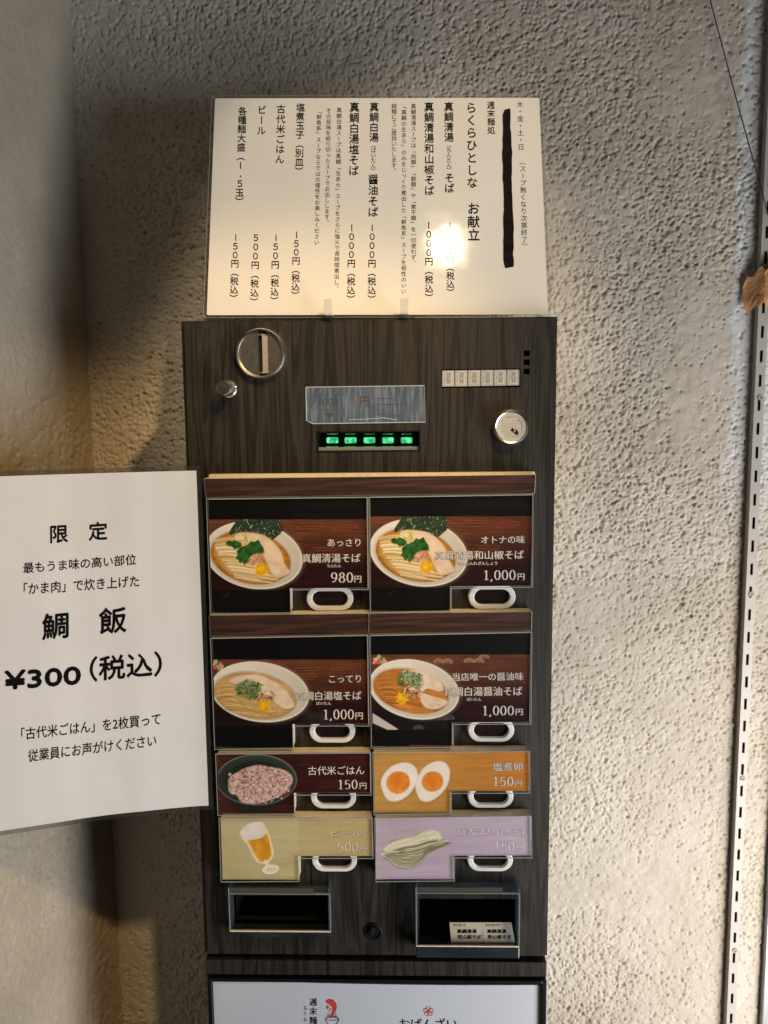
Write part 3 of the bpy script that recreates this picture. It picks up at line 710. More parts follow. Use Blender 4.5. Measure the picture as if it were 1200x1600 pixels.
def bowl(p, cx, cy, rx, ry, deg, sx, sy, srx, sry, sdeg, soup, deep):
    p.over(p.ell(cx+6, cy+16, rx, ry, deg, 30)*.75, L3(22, 12, 12))
    m = p.ell(cx, cy, rx, ry, deg); f = np.clip((p.Y-cy+ry)/(2*ry), 0, 1)[:, None]; gx = np.clip((p.X-cx+rx)/(2*rx), 0, 1)[:, None]
    p.over(m, L3(224, 218, 206)*(1-f*.26)*(1-.10*gx)*(.98+.04*p.nz(90, seed=11))[:, None])
    p.over(np.clip(p.ell(cx, cy, rx, ry, deg, 40)-p.ell(sx, sy, srx+14, sry+12, sdeg, 30), 0, 1)*np.clip((p.X-cx)/rx+.3, 0, 1)*.35, L3(168, 154, 136))
    p.over(np.clip(m-p.ell(cx, cy-3, rx-9, ry-8, deg), 0, 1)*.6, L3(232, 226, 212))
    p.over(p.ell(sx, sy-3, srx+7, sry+7, sdeg, 14)*.55, L3(150, 128, 96))
    g = p.nz(50, seed=12)[:, None]
    s_ = p.ell(sx, sy, srx, sry, sdeg, 6); inn = p.ell(sx, sy-6, srx*.93, sry*.9, sdeg, 50)[:, None]
    p.over(s_, (np.array(deep)*(1-inn)+np.array(soup)*inn)*(.8+.4*g))
    p.over(s_*np.clip(p.nz(70, 22, 16)*2.4-1.3, 0, 1)*.35, np.minimum(np.array(soup)*1.6, .9))
    return s_
def paint_clear(p, ox, oy, dark):
    """clear-broth noodle bowl: seaweed sheet, herb leaf, sliced chicken, noodles"""
    p.fill(L3(9, 7, 8)); p.over(p.box(600, 235, 1100, 340, 60)*np.clip(p.nz(260, 22, 5)*2-1.0, 0, 1)*.5, L3(66, 44, 32))  # faint brown reflection painted into the black top band
    y0 = 350+oy*1.2; bg_wood(p, y0, 822+oy)
    cloud_lines(p, [(690, 375+oy, 130), (570, 392+oy, 80), (930, 385+oy, 120), (640, 440+oy, 60), (760, 540+oy, 150)], L3(170, 112, 72), .35)
    if dark: p.over(p.ell(960+ox-15, 395+oy, 58, 34, 0, 8)*.5, L3(120, 36, 44))
    C0 = p.C.copy()
    soup, deep = L3(190, 134, 42), L3(134, 78, 12)
    x = lambda a, b_: (a+ox, b_+oy)
    sm = bowl(p, 370+ox, 590+oy, 330, 222, 11, 350+ox, 606+oy, 272, 172, 14, soup, deep)
    cap = p.poly(smooth_loop([x(110, 560), x(160, 480), x(260, 470), x(400, 600), x(480, 700), x(470, 760), x(330, 770), x(180, 690)]), 30)
    p.over(cap*.5, L3(206, 172, 104))
    def reg(r):
        u = r.random(); x0 = 108+150*u**1.6+r.normal()*6; y0_ = 490+235*u+r.normal()*8; ln = 170+120*r.random()
        return [(x0+ox+t*ln, y0_+oy+38*t*t-22*math.sin(t*3.1)*(1-u)+14*u*math.sin(t*3.1)) for t in np.linspace(0, 1, 7)],
    strands(p, 66, lambda r: reg(r), L3(250, 236, 196), L3(200, 158, 84), 21, (6, 9), .9)
    ch = smooth_loop([x(250, 450), x(320, 440), x(420, 452), x(500, 500), x(555, 570), x(575, 640), x(606, 690), x(600, 715), x(520, 742), x(480, 690), x(440, 600), x(380, 520), x(270, 500)])
    p.over(p.poly([(a+5, b_+7) for a, b_ in ch], 12)*.5, L3(120, 78, 26)); m = p.poly(ch, 6)
    p.over(m, (L3(224, 202, 174)[None]*(.78+.22*p.nz(46, 30, 13)+.12*p.nz(9, 6, 113))[:, None]))
    p.over(m*np.clip(p.nz(34, seed=14)*2-1.0, 0, 1)*.4*np.clip((p.Y-600-oy)/60, 0, 1), L3(212, 158, 136)); p.over(m*(1-p.poly(ch, 44))*.5, L3(190, 150, 108))
    p.over(p.ell(300+ox, 478+oy, 58, 40, 10, 16)*.75, L3(214, 196, 132)); scatter(p, 26, 300+ox, 478+oy, 50, 32, [L3(226, 214, 170), L3(178, 160, 92)], 22, 15, 6)
    no = [x(203, 436), x(262, 345), x(548, 345), x(566, 420), x(556, 440), x(500, 487), x(470, 470), x(440, 452), x(330, 432), x(240, 440), x(215, 456)]
    m = p.poly(no, 4); t_ = p.nz(17, seed=16)*.6+p.nz(7, seed=17)*.4
    p.over(m, L3(44, 58, 40)[None]*(.45+1.0*t_)[:, None]); p.over(m*np.clip(p.nz(9, seed=18)*6-4.6, 0, 1), L3(150, 166, 148))
    for lf in ([x(180, 505), x(205, 488), x(228, 497), x(240, 484), x(262, 494), x(290, 510), x(284, 534), x(262, 545), x(238, 548), x(228, 532), x(196, 526)],
               [x(330, 520), x(352, 494), x(374, 500), x(402, 485), x(418, 515), x(436, 540), x(440, 572), x(410, 575), x(380, 582), x(356, 590), x(338, 606), x(340, 630), x(318, 640), x(306, 657), x(296, 632), x(276, 640), x(266, 618), x(248, 610), x(262, 585), x(255, 560), x(272, 548), x(290, 532)]):
        p.over(p.poly([(a+4, b_+7) for a, b_ in lf], 8)*.5, L3(60, 60, 20)); p.over(p.poly(lf, 3), L3(40, 92, 36)[None]*(.35+1.1*p.nz(22, seed=19))[:, None])
    for a_, b_ in (((300, 545), (430, 525)), ((300, 545), (305, 640)), ((230, 520), (280, 512))): p.over(p.seg([x(*a_), x(*b_)], 2.5)*.5, L3(110, 150, 84))
    p.over(p.ell(385+ox, 615+oy, 48, 34, -30, 10)*.8, L3(196, 140, 118)); scatter(p, 26, 392+ox, 612+oy, 52, 34, [L3(212, 160, 138), L3(150, 92, 72), L3(226, 186, 160), L3(120, 70, 52)], 20, 23, 6)
    flower(p, 420+ox, 686+oy, 52, L3(224, 170, 26), .2)
    bt = np.clip((p.Y-(y0))/3+.5, 0, 1)*np.clip((822+oy-p.Y)/3+.5, 0, 1); p.C = p.C*bt[:, None]+L3(9, 7, 8)*(1-bt)[:, None]*1 if False else p.C
    p.over(1-np.clip((p.Y-y0)/3+.5, 0, 1), np.where((p.Y < y0)[:, None], L3(9, 7, 8)[None]*(1+3.5*(p.box(640, 240, 1120, 335, 70)*np.clip(p.nz(260, 22, 5)*2-.9, 0, 1))[:, None]), p.C))  # black band laid over again, with its brown reflection in the colour
    p.over(np.clip((p.Y-(826+oy))/3+.5, 0, 1), L3(10, 8, 9)); p.over(p.seg(arc(150+ox, 850+oy, 50, 16, -30, 80, 8), 5)*.4, L3(70, 66, 60))
def paint_milk(p, shoyu):
    p.fill(L3(8, 7, 9)); y0, y1 = (345, 790) if not shoyu else (312, 815)
    bg_wood(p, y0, y1)
    if not shoyu:
        cloud_lines(p, [(670, 365, 90), (660, 400, 130), (920, 375, 160), (700, 440, 80)], L3(170, 112, 76), .35)
        p.over(p.box(80, 690, 700, y1, 60)*.85, L3(20, 15, 16)); p.over(p.nz(40, seed=31)*p.box(700, 690, 920, 780, 40)*.5, L3(52, 54, 50))
        bo = (412, 562, 330, 200, 8, 380, 588, 278, 152, 10); soup, deep = L3(196, 164, 112), L3(166, 128, 74)
    else:
        for gx, gy in ((515, 355), (575, 355), (720, 352), (785, 352), (820, 325)):
            p.over(p.ell(gx, gy+8, 36, 26, 0, 4)*(p.Y < gy+14)*.5, L3(176, 140, 116)); p.over(p.ell(gx, gy+12, 22, 16, 0, 4)*(p.Y < gy+14)*.5, L3(110, 66, 52))
        p.over(p.box(70, 690, 640, y1, 40)*.85, L3(16, 15, 18))
        for gx, gy in ((380, 800), (540, 740), (590, 735)): p.over(p.ell(gx, gy+4, 34, 22, 0, 4)*(p.Y < gy+12)*.5, L3(84, 84, 84))
        p.over(p.poly([(75, 705), (245, 812), (190, 822), (75, 770)], 4), L3(186, 178, 176))
        bo = (352, 545, 305, 196, 12, 330, 558, 258, 142, 14); soup, deep = L3(186, 122, 58), L3(150, 86, 30)
    scatter(p, 16, 125, y0+34, 42, 30, [L3(214, 70, 66), L3(226, 130, 120), L3(150, 170, 120), L3(230, 216, 200)], 22, 33, 15)
    bowl(p, *bo, soup, deep)
    dx, dy = (0, 0) if not shoyu else (-25, -48)
    x = lambda a, b_: (a+dx, b_+dy)
    def reg(r):
        u = r.random(); a0 = (130+60*u+dx+r.normal()*8, 520+165*u+dy+r.normal()*10); ln = 130+200*r.random()
        return [(a0[0]+t*ln, a0[1]+30*t-30*math.sin(t*3.1)*(1-u)+t*t*30*(1-u)) for t in np.linspace(0, 1, 7)],
    strands(p, 44, reg, np.minimum(soup*1.45, .95), deep*1.1, 41, (5, 8), .8)
    ch = smooth_loop([x(215, 490), x(280, 455), x(400, 450), x(500, 490), x(580, 550), x(630, 620), x(640, 660), x(580, 676), x(520, 640), x(420, 570), x(300, 530)])
    if shoyu: ch = smooth_loop([(270, 430), (340, 415), (430, 430), (510, 480), (550, 540), (520, 560), (440, 540), (400, 560), (330, 520)])
    p.over(p.poly([(a+3, b_+7) for a, b_ in ch], 10)*.5, deep*.6); m = p.poly(ch, 6); p.over(m, L3(222, 200, 176)[None]*(.78+.22*p.nz(46, 26, 43)+.12*p.nz(9, 6, 113))[:, None])
    if shoyu:
        c2 = smooth_loop([(390, 570), (470, 590), (560, 615), (572, 640), (500, 676), (420, 660)]); m = p.poly(c2, 6); p.over(m, L3(224, 202, 176)[None]*(.74+.3*p.nz(30, 16, 44))[:, None])
    gx, gy = (340, 540) if not shoyu else (325, 480)
    p.over(p.ell(gx, gy+8, 88, 66, 15, 20)*.55, L3(40, 62, 24)); scatter(p, 90, gx, gy, 86, 66, [L3(60, 122, 56), L3(36, 84, 36), L3(104, 150, 84), L3(28, 62, 30)], 22 if not shoyu else 12, 45, 8)
    if shoyu: scatter(p, 22, gx+10, gy-5, 70, 45, [L3(150, 186, 110), L3(196, 210, 160)], 8, 46, 7)
    ax, ay = (450, 590) if not shoyu else (330, 560)
    scatter(p, 46, ax, ay, 62, 44, [L3(206, 170, 128), L3(150, 100, 58), L3(226, 196, 160), L3(90, 58, 36)], 30, 47, 8)
    flower(p, 440 if not shoyu else 270, 655 if not shoyu else 606, 50, L3(216, 164, 24), .3)
    p.over(np.clip((y0-p.Y)/3+.5, 0, 1), L3(8, 7, 9)); p.over(np.clip((p.Y-y1)/3+.5, 0, 1), L3(9, 8, 10))
    if shoyu: p.over(p.poly([(240, 945), (330, 918), (600, 922), (604, 960), (240, 960)], 5)*.8, L3(150, 70, 78))
def streaks(p, col, seed, a=.22):
    g = np.clip(p.nz(120, 9, seed)*2.4-1.3, 0, 1)*np.clip(p.nz(260, 60, seed+1)*2-.6, 0, 1); p.over(g*a*2, col)
def paint_rice(p):
    p.fill(L3(54, 22, 22)); p.C *= (.6+.8*p.nz(140, 12, 51))[:, None]; p.over(np.clip((300-p.X)/260, 0, 1)*.5, L3(96, 52, 40)); cloud_lines(p, [(700, 110, 90), (770, 300, 80), (560, 452, 70)], L3(110, 66, 56), .4)
    p.over(p.ell(385, 330, 205, 140, 0, 8), L3(30, 34, 32)); p.over(p.ell(390, 250, 269, 171, 0, 4), L3(112, 116, 106)); p.over(p.ell(390, 251, 263, 165, 0, 4), L3(46, 54, 50))
    p.over(p.ell(390, 258, 240, 146, 0, 40), L3(30, 36, 34)); m0 = p.ell(390, 250, 262, 164, 0, 4)
    for rr_ in (200, 225, 245): p.over(np.clip(p.ell(390, 240, rr_, rr_*.62, 0, 4)-p.ell(390, 240, rr_-4, rr_*.62-4, 0, 4), 0, 1)*.25, L3(90, 98, 92))
    rb = smooth_loop([(200, 290), (205, 240), (260, 200), (320, 170), (400, 152), (480, 165), (560, 180), (620, 215), (632, 260), (600, 310), (560, 350), (470, 390), (380, 412), (290, 400), (260, 360), (210, 335)])
    m = p.poly(rb, 8); p.over(m, L3(188, 158, 150)[None]*(.45+.95*p.nz(12, seed=53))[:, None])
    r = np.random.default_rng(54)
    for i in range(230):
        q_ = math.sqrt(r.random()); a = r.random()*6.28; x = 415+205*q_*math.cos(a); y = 285+118*q_*math.sin(a); b_ = r.random()*3.14
        c_ = [L3(226, 206, 198), L3(206, 172, 164), L3(190, 146, 140), L3(214, 196, 190), L3(130, 80, 76)][r.integers(5) if r.random() < .9 else 4]
        p.over(p.seg([(x, y), (x+13*math.cos(b_), y+9*math.sin(b_))], 8, 4)*.9, c_*(.75+.4*r.random()))
    scatter(p, 40, 420, 260, 170, 90, [L3(84, 46, 44), L3(110, 62, 58)], 10, 55, 6); p.over(p.ell(211, 214, 9, 9), L3(206, 190, 176))
def paint_beer(p):
    p.fill(L3(176, 164, 124)); p.C *= (.92+.16*p.nz(200, 30, 61))[:, None]; streaks(p, L3(200, 190, 150), 62); p.over(np.clip((p.X-600)/600, 0, 1)*.5, L3(176, 152, 96))
    p.over(p.ell(470, 560, 330, 220, 0, 4)*(p.X < 670)*.18, L3(206, 200, 170))
    g = [(290, 640), (330, 690), (382, 790), (430, 812), (475, 800), (505, 745), (495, 690), (440, 560), (300, 580)]
    p.over(p.poly(smooth_loop(g), 4), L3(226, 206, 164)); p.over(p.poly(smooth_loop([(330, 655), (385, 765), (420, 800), (462, 790), (492, 745), (484, 690), (455, 610), (420, 640)]), 6), L3(206, 146, 40)[None]*(.75+.5*p.nz(30, 60, 63))[:, None])
    p.over(p.seg([(335, 670), (392, 785)], 14, 8)*.55, L3(222, 206, 170)); p.over(p.seg([(478, 650), (492, 745)], 7, 5)*.7, L3(232, 216, 170))
    p.over(p.poly(smooth_loop([(275, 615), (300, 570), (350, 540), (430, 535), (450, 590), (445, 620), (400, 645), (320, 655), (300, 625)]), 5), L3(214, 208, 204)[None]*(.92+.14*p.nz(40, seed=64))[:, None])
    p.over(p.ell(482, 858, 60, 34, -8, 14)*.35, L3(120, 108, 72)); p.over(p.ell(483, 850, 56, 31, -8, 5), L3(222, 216, 202)); p.over(p.seg([(452, 800), (466, 826), (476, 850)], 24, 5), L3(226, 220, 206)); p.over(p.seg([(458, 806), (474, 846)], 7, 5)*.6, L3(180, 166, 130)); p.over(p.ell(490, 850, 36, 16, -8, 5)*.5, L3(190, 176, 140))
    p.over(np.clip(p.ell(485, 852, 57, 32, -8, 3)-p.ell(485, 852, 53, 28, -8, 3), 0, 1)*.6, L3(232, 226, 206))
def paint_egg(p):
    f = np.clip((p.X-150)/850, 0, 1)[:, None]; p.C = L3(176, 136, 72)*(1-f)+L3(186, 116, 44)*f; p.C *= (.9+.2*p.nz(240, 14, 71))[:, None]; streaks(p, L3(214, 160, 84), 72, .2)
    for e, yk in (([(130, 290), (150, 220), (210, 165), (290, 145), (350, 165), (378, 225), (355, 300), (310, 360), (240, 397), (170, 385)], (245, 268, 75, 70, -20)),
                  ([(360, 300), (385, 220), (440, 160), (510, 135), (565, 150), (592, 205), (575, 290), (520, 360), (450, 400), (390, 385)], (475, 262, 68, 64, -20))):
        sm = smooth_loop(e); p.over(p.poly([(a+2, b_+7) for a, b_ in sm], 8)*.6, L3(130, 84, 36)); p.over(p.poly(sm, 4), L3(206, 184, 140)); p.over(p.poly([(a*.985+.015*e[0][0]+2, b_-9) for a, b_ in sm], 10), L3(226, 218, 208)[None]*(.94+.1*p.nz(50, seed=73))[:, None])
        p.over(p.ell(*yk[:2], yk[2]+6, yk[3]+5, yk[4], 6), L3(206, 150, 96)); p.over(p.ell(*yk, 5), L3(214, 130, 46)[None]*(.85+.3*p.nz(26, seed=74))[:, None]); p.over(p.ell(yk[0]-8, yk[1]-10, 40, 34, -20, 40)*.6, L3(206, 106, 30))
    p.over(p.poly([(228, 330), (246, 330), (238, 356)], 6), L3(210, 136, 56))
def paint_noodle(p):
    p.fill(L3(178, 160, 176)); p.C *= (.93+.14*p.nz(220, 24, 81))[:, None]; streaks(p, L3(206, 176, 190), 82, .22); p.over(np.clip((p.Y-800)/300, 0, 1)*.4, L3(196, 172, 184))
    r = np.random.default_rng(83)
    p.over(p.poly(smooth_loop([(165, 720), (200, 660), (300, 640), (440, 600), (520, 640), (480, 700), (420, 740), (400, 800), (300, 845), (200, 810)]), 12)*.8, L3(126, 118, 84))
    UO = np.array([(165, 735), (180, 680), (255, 650), (360, 622), (440, 590), (505, 592), (532, 628), (505, 660)]); UC = np.array([(222, 735), (238, 712), (300, 700), (370, 686), (430, 668), (480, 648), (515, 650), (495, 676)])
    LO = np.array([(168, 730), (172, 790), (240, 832), (320, 845), (395, 800), (430, 745), (520, 700), (578, 662)]); LC = np.array([(222, 728), (240, 730), (300, 716), (350, 706), (400, 694), (450, 682), (510, 674), (556, 664)])
    for i in range(54):
        o_ = (i//2+r.random())/27; base = (UO+(UC-UO)*o_) if i % 2 else (LO+(LC-LO)*o_)
        base = base + r.normal(size=base.shape)*3.0; sm = [tuple(v) for v in smooth_loop([tuple(v) for v in base], 3)[:-3]]
        p.over(p.seg([(a+1, b_+4) for a, b_ in sm], 7, 3)*.75, L3(112, 104, 68))
        p.over(p.seg(sm, 5.2, 3)*.95, L3(226, 220, 190)*(.68+.4*r.random()))
    p.over(p.ell(270, 722, 30, 8, -12, 12)*.6, L3(104, 98, 70))

ZS = 280/1200
YF = -0.016
def menu_card(outline, oxy, painter, lines, digs, label, ink, step=.00052, outl=None):
    o = np.array(outline)/1000.0                        # six corners (x, z): tl, tr, r-notch, inner, bottom, bl
    c_ = o.mean(0); root = thing('menu_card', (c_[0], 0, c_[1]), label, 'menu card', 'menu cards on the ticket machine')
    def inset(d):
        s_ = np.array([(1, -1), (-1, -1), (-1, 1), (-1, 1), (-1, 1), (1, 1)])
        return o + s_*d
    b = MB(); b.prism([tuple(v) for v in inset(.0010)], YF+.0030, -.0005, 'foam'); b.build('foam_board', root)
    q_ = inset(.0013); x0, x1 = q_[:, 0].min(), q_[:, 0].max(); z1, z0 = q_[:, 1].max(), q_[:, 1].min(); xn, zn = q_[3]
    nx = int((x1-x0)/step)+2; nzz = int((z1-z0)/step)+2
    gx = np.unique(np.concatenate([np.linspace(x0, x1, nx), [xn]])); gz = np.unique(np.concatenate([np.linspace(z0, z1, nzz), [zn]]))
    # shear grid so the top edge follows the board's own slight slope
    A, B = np.meshgrid(gx, gz, indexing='ij'); tl, tr = q_[0], q_[1]
    top = tl[1]+(A-tl[0])/(tr[0]-tl[0])*(tr[1]-tl[1]); bot = q_[5][1]+(A-tl[0])/(tr[0]-tl[0])*(q_[2][1]-q_[3][1])
    Zs = bot + (B-z0)/(z1-z0)*(top-bot)
    V = np.stack([A, np.full_like(A, YF+.0028), Zs], -1).reshape(-1, 3); px, py = to_px(V)
    p = Paint((px-oxy[0])/ZS, (py-oxy[1])/ZS); painter(p)
    idx = np.arange(A.size).reshape(A.shape)
    keep = ~(((gx[:-1]+gx[1:])/2)[:, None] > xn) | (((gz[:-1]+gz[1:])/2)[None, :] > zn)
    Q = np.stack([idx[:-1, :-1], idx[1:, :-1], idx[1:, 1:], idx[:-1, 1:]], -1)[keep]
    used = np.unique(Q); rm = np.full(A.size, -1); rm[used] = np.arange(len(used))
    me = bpy.data.meshes.new('printed_photo'); me.from_pydata((V[used]-np.array(root.location)).tolist(), [], rm[Q].tolist()); me.update()
    at = me.color_attributes.new('Col', 'FLOAT_COLOR', 'POINT')
    C = np.concatenate([np.clip(p.C[used], 0, 1)*PRINT_GAIN, np.ones((len(used), 1))], 1); at.data.foreach_set('color', np.clip(C, 0, .95).astype(np.float32).ravel())
    me.materials.append(M['print']); ph = bpy.data.objects.new('printed_photo', me); sc.collection.objects.link(ph); ph.parent = root
    S = YS(YF+.0028); q = MB(); zz = lambda x, y: (oxy[0]+x*ZS, oxy[1]+y*ZS)
    for s_, (a0, b0, a1, b1) in lines:
        sl_ = -.010*(a1-a0)*ZS
        if outl: write(q, S, s_, (zz(a0, b1)[0]+.5, zz(a0, b1)[1]+.6), (zz(a1, b1)[0]+.5, zz(a1, b1)[1]+sl_+.6), (b1-b0)*ZS, outl, BOLD, .00006)
        write(q, S, s_, zz(a0, b1), (zz(a1, b1)[0], zz(a1, b1)[1]+sl_), (b1-b0)*ZS, ink, MINCHO if b1-b0 > 30 else REG, .0002)
    for s_, (a0, b0, a1, b1) in digs:
        if outl: digits(q, S, s_, (*[v+.55 for v in zz(a0, b0)], *[v+.6 for v in zz(a1, b1)]), outl, .00006)
        digits(q, S, s_, (*zz(a0, b0), *zz(a1, b1)), ink, .0002)
    if lines: q.build('lettering', ph)
    b = MB(); oo = [tuple(v) for v in o]; b.prism(oo, YF, YF+.0018, 'acrylic', 'acredge', back=False)
    ii = [tuple(v) for v in inset(.0008)]; n = 6
    b.add([(x, YF-.00005, z_) for x, z_ in oo] + [(x, YF-.00005, z_) for x, z_ in ii], [(i, (i+1) % n, n+(i+1) % n, n+i) for i in range(n)], 'acredge')
    b.build('acrylic_cover', root)
    return root
PRINT_GAIN = 1.15
Lc, Rc = (310, 730), (565, 730)
menu_card([(-143.4, -155.2), (-1.2, -154.5), (-1.0, -237.6), (-70.4, -237.5), (-70.5, -258.4), (-143.5, -259.3)], Lc, lambda p: paint_clear(p, 0, 0, False),
          [('あっさり', (865, 480, 1085, 530)), ('真鯛清湯そば', (695, 580, 1085, 640)), ('ちんたん', (862, 650, 955, 670)), ('円', (1045, 727, 1090, 772))], [('980', (890, 705, 1035, 772))],
          'upper-row card with a clear broth noodle bowl priced 980 yen', 'whiteink', outl='softshade')
menu_card([(-0.6, -154.5), (143.0, -153.3), (143.6, -236.0), (72.2, -236.8), (72.2, -257.3), (-0.4, -258.4)], Rc, lambda p: paint_clear(p, 12, -17, True),
          [('オトナの味', (800, 460, 1092, 512)), ('真鯛清湯和山椒そば', (485, 562, 1085, 620)), ('ちんたんわざんしょう', (640, 632, 908, 656)), ('円', (1045, 712, 1090, 755))], [('1,000', (815, 690, 1030, 755))],
          'upper-row card with a clear broth and seaweed noodle bowl priced 1,000 yen', 'whiteink', outl='softshade')
L2, R2 = (310, 950), (565, 950)
menu_card([(-144.2, -281.0), (-2.2, -278.6), (-2.0, -363.3), (-71.0, -363.4), (-71.0, -384.6), (-143.9, -385.6)], L2, lambda p: paint_milk(p, False),
          [('こってり', (875, 450, 1088, 500)), ('真鯛白湯塩そば', (650, 560, 1090, 618)), ('ぱいたん', (790, 626, 888, 648)), ('円', (1052, 700, 1100, 745))], [('1,000', (835, 680, 1040, 745))],
          'second-row card with a creamy pale broth noodle bowl topped with chopped chives', 'whiteink', outl='softshade')
menu_card([(-1.4, -278.8), (143.6, -276.2), (143.8, -361.5), (74.0, -361.8), (74.2, -383.3), (-0.8, -384.4)], R2, lambda p: paint_milk(p, True),
          [('当店唯一の醤油味', (610, 435, 1082, 488)), ('真鯛白湯醤油そば', (553, 530, 1075, 590)), ('ぱいたん', (705, 600, 800, 621)), ('円', (1032, 675, 1078, 717))], [('1,000', (808, 655, 1018, 718))],
          'second-row card with an orange-brown soy broth noodle bowl', 'whiteink', outl='softshade')
L3_, R3 = (310, 1160), (565, 1160)
menu_card([(-143.3, -389.4), (-0.9, -388.1), (-0.8, -429.0), (-71.2, -429.2), (-71.3, -447.7), (-143.1, -449.0)], L3_, paint_rice,
          [('古代米ごはん', (735, 160, 1110, 218)), ('円', (1080, 270, 1125, 312))], [('150', (935, 250, 1065, 312))],
          'dark card with pinkish ancient rice in a black bowl', 'whiteink')
menu_card([(0.3, -387.6), (142.8, -386.7), (143.8, -426.8), (72.4, -427.1), (72.4, -446.7), (0.8, -447.9)], R3, paint_egg,
          [('塩煮卵', (880, 135, 1078, 192)), ('円', (1030, 255, 1072, 292))], [('150', (880, 230, 1015, 292))],
          'ochre card with two halves of a boiled egg', 'whiteink', outl='greyshade')
menu_card([(-142.2, -451.5), (-0.1, -450.9), (0.4, -490.5), (-68.4, -490.8), (-68.6, -513.4), (-142.3, -514.4)], L3_, paint_beer,
          [('ビール', (888, 585, 1100, 628)), ('円', (1080, 692, 1130, 732))], [('500', (935, 668, 1070, 732))],
          'khaki card with a tilted glass of foaming beer', 'creamink', outl='greyshade')
menu_card([(1.2, -451.0), (145.2, -448.4), (146.4, -489.2), (75.2, -489.7), (75.3, -512.2), (2.0, -513.4)], R3, paint_noodle,
          [('麺大盛り(1.5玉)', (638, 575, 1090, 632)), ('円', (1038, 685, 1085, 725))], [('150', (890, 665, 1020, 725))],
          'mauve card with a bundle of raw noodles', 'paleink', outl='mauveshade')

M['brownwood'] = wood_panel('reddish_brown_wood_print', (1.0, 12, 16), (0.028, 0.012, 0.009), (0.105, 0.048, 0.036), rough=0.35, seed=1.1)
def header(quads, label):
    allp = np.array([v for q_ in quads for v in q_])/1000; c_ = allp.mean(0)
    root = thing('header_board', (c_[0], 0, c_[1]), label, 'header board', 'brown header boards on the ticket machine')
    for q_ in quads:
        o = np.array(q_)/1000
        b = MB(); b.prism([tuple(v) for v in o], YF+.0022, -.0005, 'foam'); b.build('foam_board', root)
        b = MB(); b.prism([tuple(v) for v in o+np.array([(.0004, -.0004), (-.0004, -.0004), (-.0004, .0004), (.0004, .0004)])], YF+.0014, YF+.0021, 'brownwood'); b.build('wood_print', root)
        b = MB(); b.prism([tuple(v) for v in o], YF, YF+.0012, 'acrylic', 'acredge', back=False)
        zb = o[:, 1].min()+.0035; b.add([(o[3][0], YF-.0001, zb), (o[2][0], YF-.0001, zb+.0012), (o[2][0], YF-.0001, zb+.0016), (o[3][0], YF-.0001, zb+.0004)], [(0, 1, 2, 3)], 'film')
        b.build('acrylic_cover', root)
    return root
h1 = header([[(-145.0, -137.6), (145.2, -136.4), (144.4, -152.9), (-143.8, -154.6)]], 'long brown wood-pattern strip above the two clear broth cards')
b = MB(); b.box(-.142, .1452, -.009, -.0006, -.150, -.1345, 'foam'); b.build('backing_board', h1)
header([[(-144.6, -260.6), (-1.4, -259.2), (-1.6, -278.1), (-144.2, -280.4)], [(-0.9, -259.2), (143.4, -258.2), (143.4, -275.7), (-1.1, -278.0)]], 'two-piece brown wood-pattern strip between the first and second card rows')

# ------------------------------------------------------------------ menu sheet on its stand
TH, YW, RL = R(16.35), R(1.5), R(-.42)
MO = np.array([0.0079, 0.008, 0.0016])
U = np.array([math.cos(YW), math.sin(YW), 0.0]); Hn = np.array([math.sin(-YW)*0+-U[1], U[0], 0.0])     # Hn: horizontal, away from the viewer
Vv = math.cos(TH)*np.array([0, 0, 1.0])+math.sin(TH)*Hn; U, Vv = math.cos(RL)*U+math.sin(RL)*Vv, -math.sin(RL)*U+math.cos(RL)*Vv; NM = np.cross(U, Vv); NM = NM if NM[1] < 0 else -NM
SM = PlaneSurf(MO, NM)
def rrect(u0, u1, v0, v1, r, n=6):
    o = []
    for cx_, cy_, a0 in ((u1-r, v1-r, 0), (u0+r, v1-r, 90), (u0+r, v0+r, 180), (u1-r, v0+r, 270)):
        o += [(cx_+r*math.cos(R(a0+90*k/(n-1))), cy_+r*math.sin(R(a0+90*k/(n-1)))) for k in range(n)]
    return o
def sheet(mb, fmap, u0, u1, v0, v1, r, d0, d1, m, nu=1):
    o = rrect(u0, u1, v0, v1, r); n = len(o)
    V = [fmap(a, b_, d0) for a, b_ in o] + [fmap(a, b_, d1) for a, b_ in o]
    mb.add(V, [tuple(range(n)), tuple(range(n, 2*n)), *[(i, (i+1) % n, n+(i+1) % n, n+i) for i in range(n)]], m)
def film_ring(mb, fmap, outer, inner, r, d, m):
    o = rrect(*outer, r); i_ = rrect(*inner, .0004); n = len(o)
    V = [fmap(a, b_, d) for a, b_ in o] + [fmap(a, b_, d) for a, b_ in i_]
    mb.add(V, [(k, (k+1) % n, n+(k+1) % n, n+k) for k in range(n)], m)
mroot = thing('menu_sheet', tuple(MO), 'laminated landscape menu in vertical Japanese writing leaning on top of the machine', 'menu')
fm = lambda a, b_, d: MO + U*a + Vv*b_ + NM*d
b = MB(); sheet(b, fm, -.1503, .1506, .0026, .2160, .0015, .0002, -.0002, 'paper'); mp = b.build('menu_paper', mroot)
b = MB(); film_ring(b, fm, (-.1535, .1535, 0, .2186), (-.1506, .1509, .0023, .2163), .006, .0001, 'film')
for outer, wd in (((-.1535, .1535, 0, .2186), .0005),):
    film_ring(b, fm, outer, (outer[0]+wd, outer[1]-wd, outer[2]+wd, outer[3]-wd), .006, .0003, 'acredge')
b.build('laminate_border', mroot)
q = MB(); KZ = 580/1200; mx = lambda x: 300+x*KZ; my = lambda y: 130+y*KZ
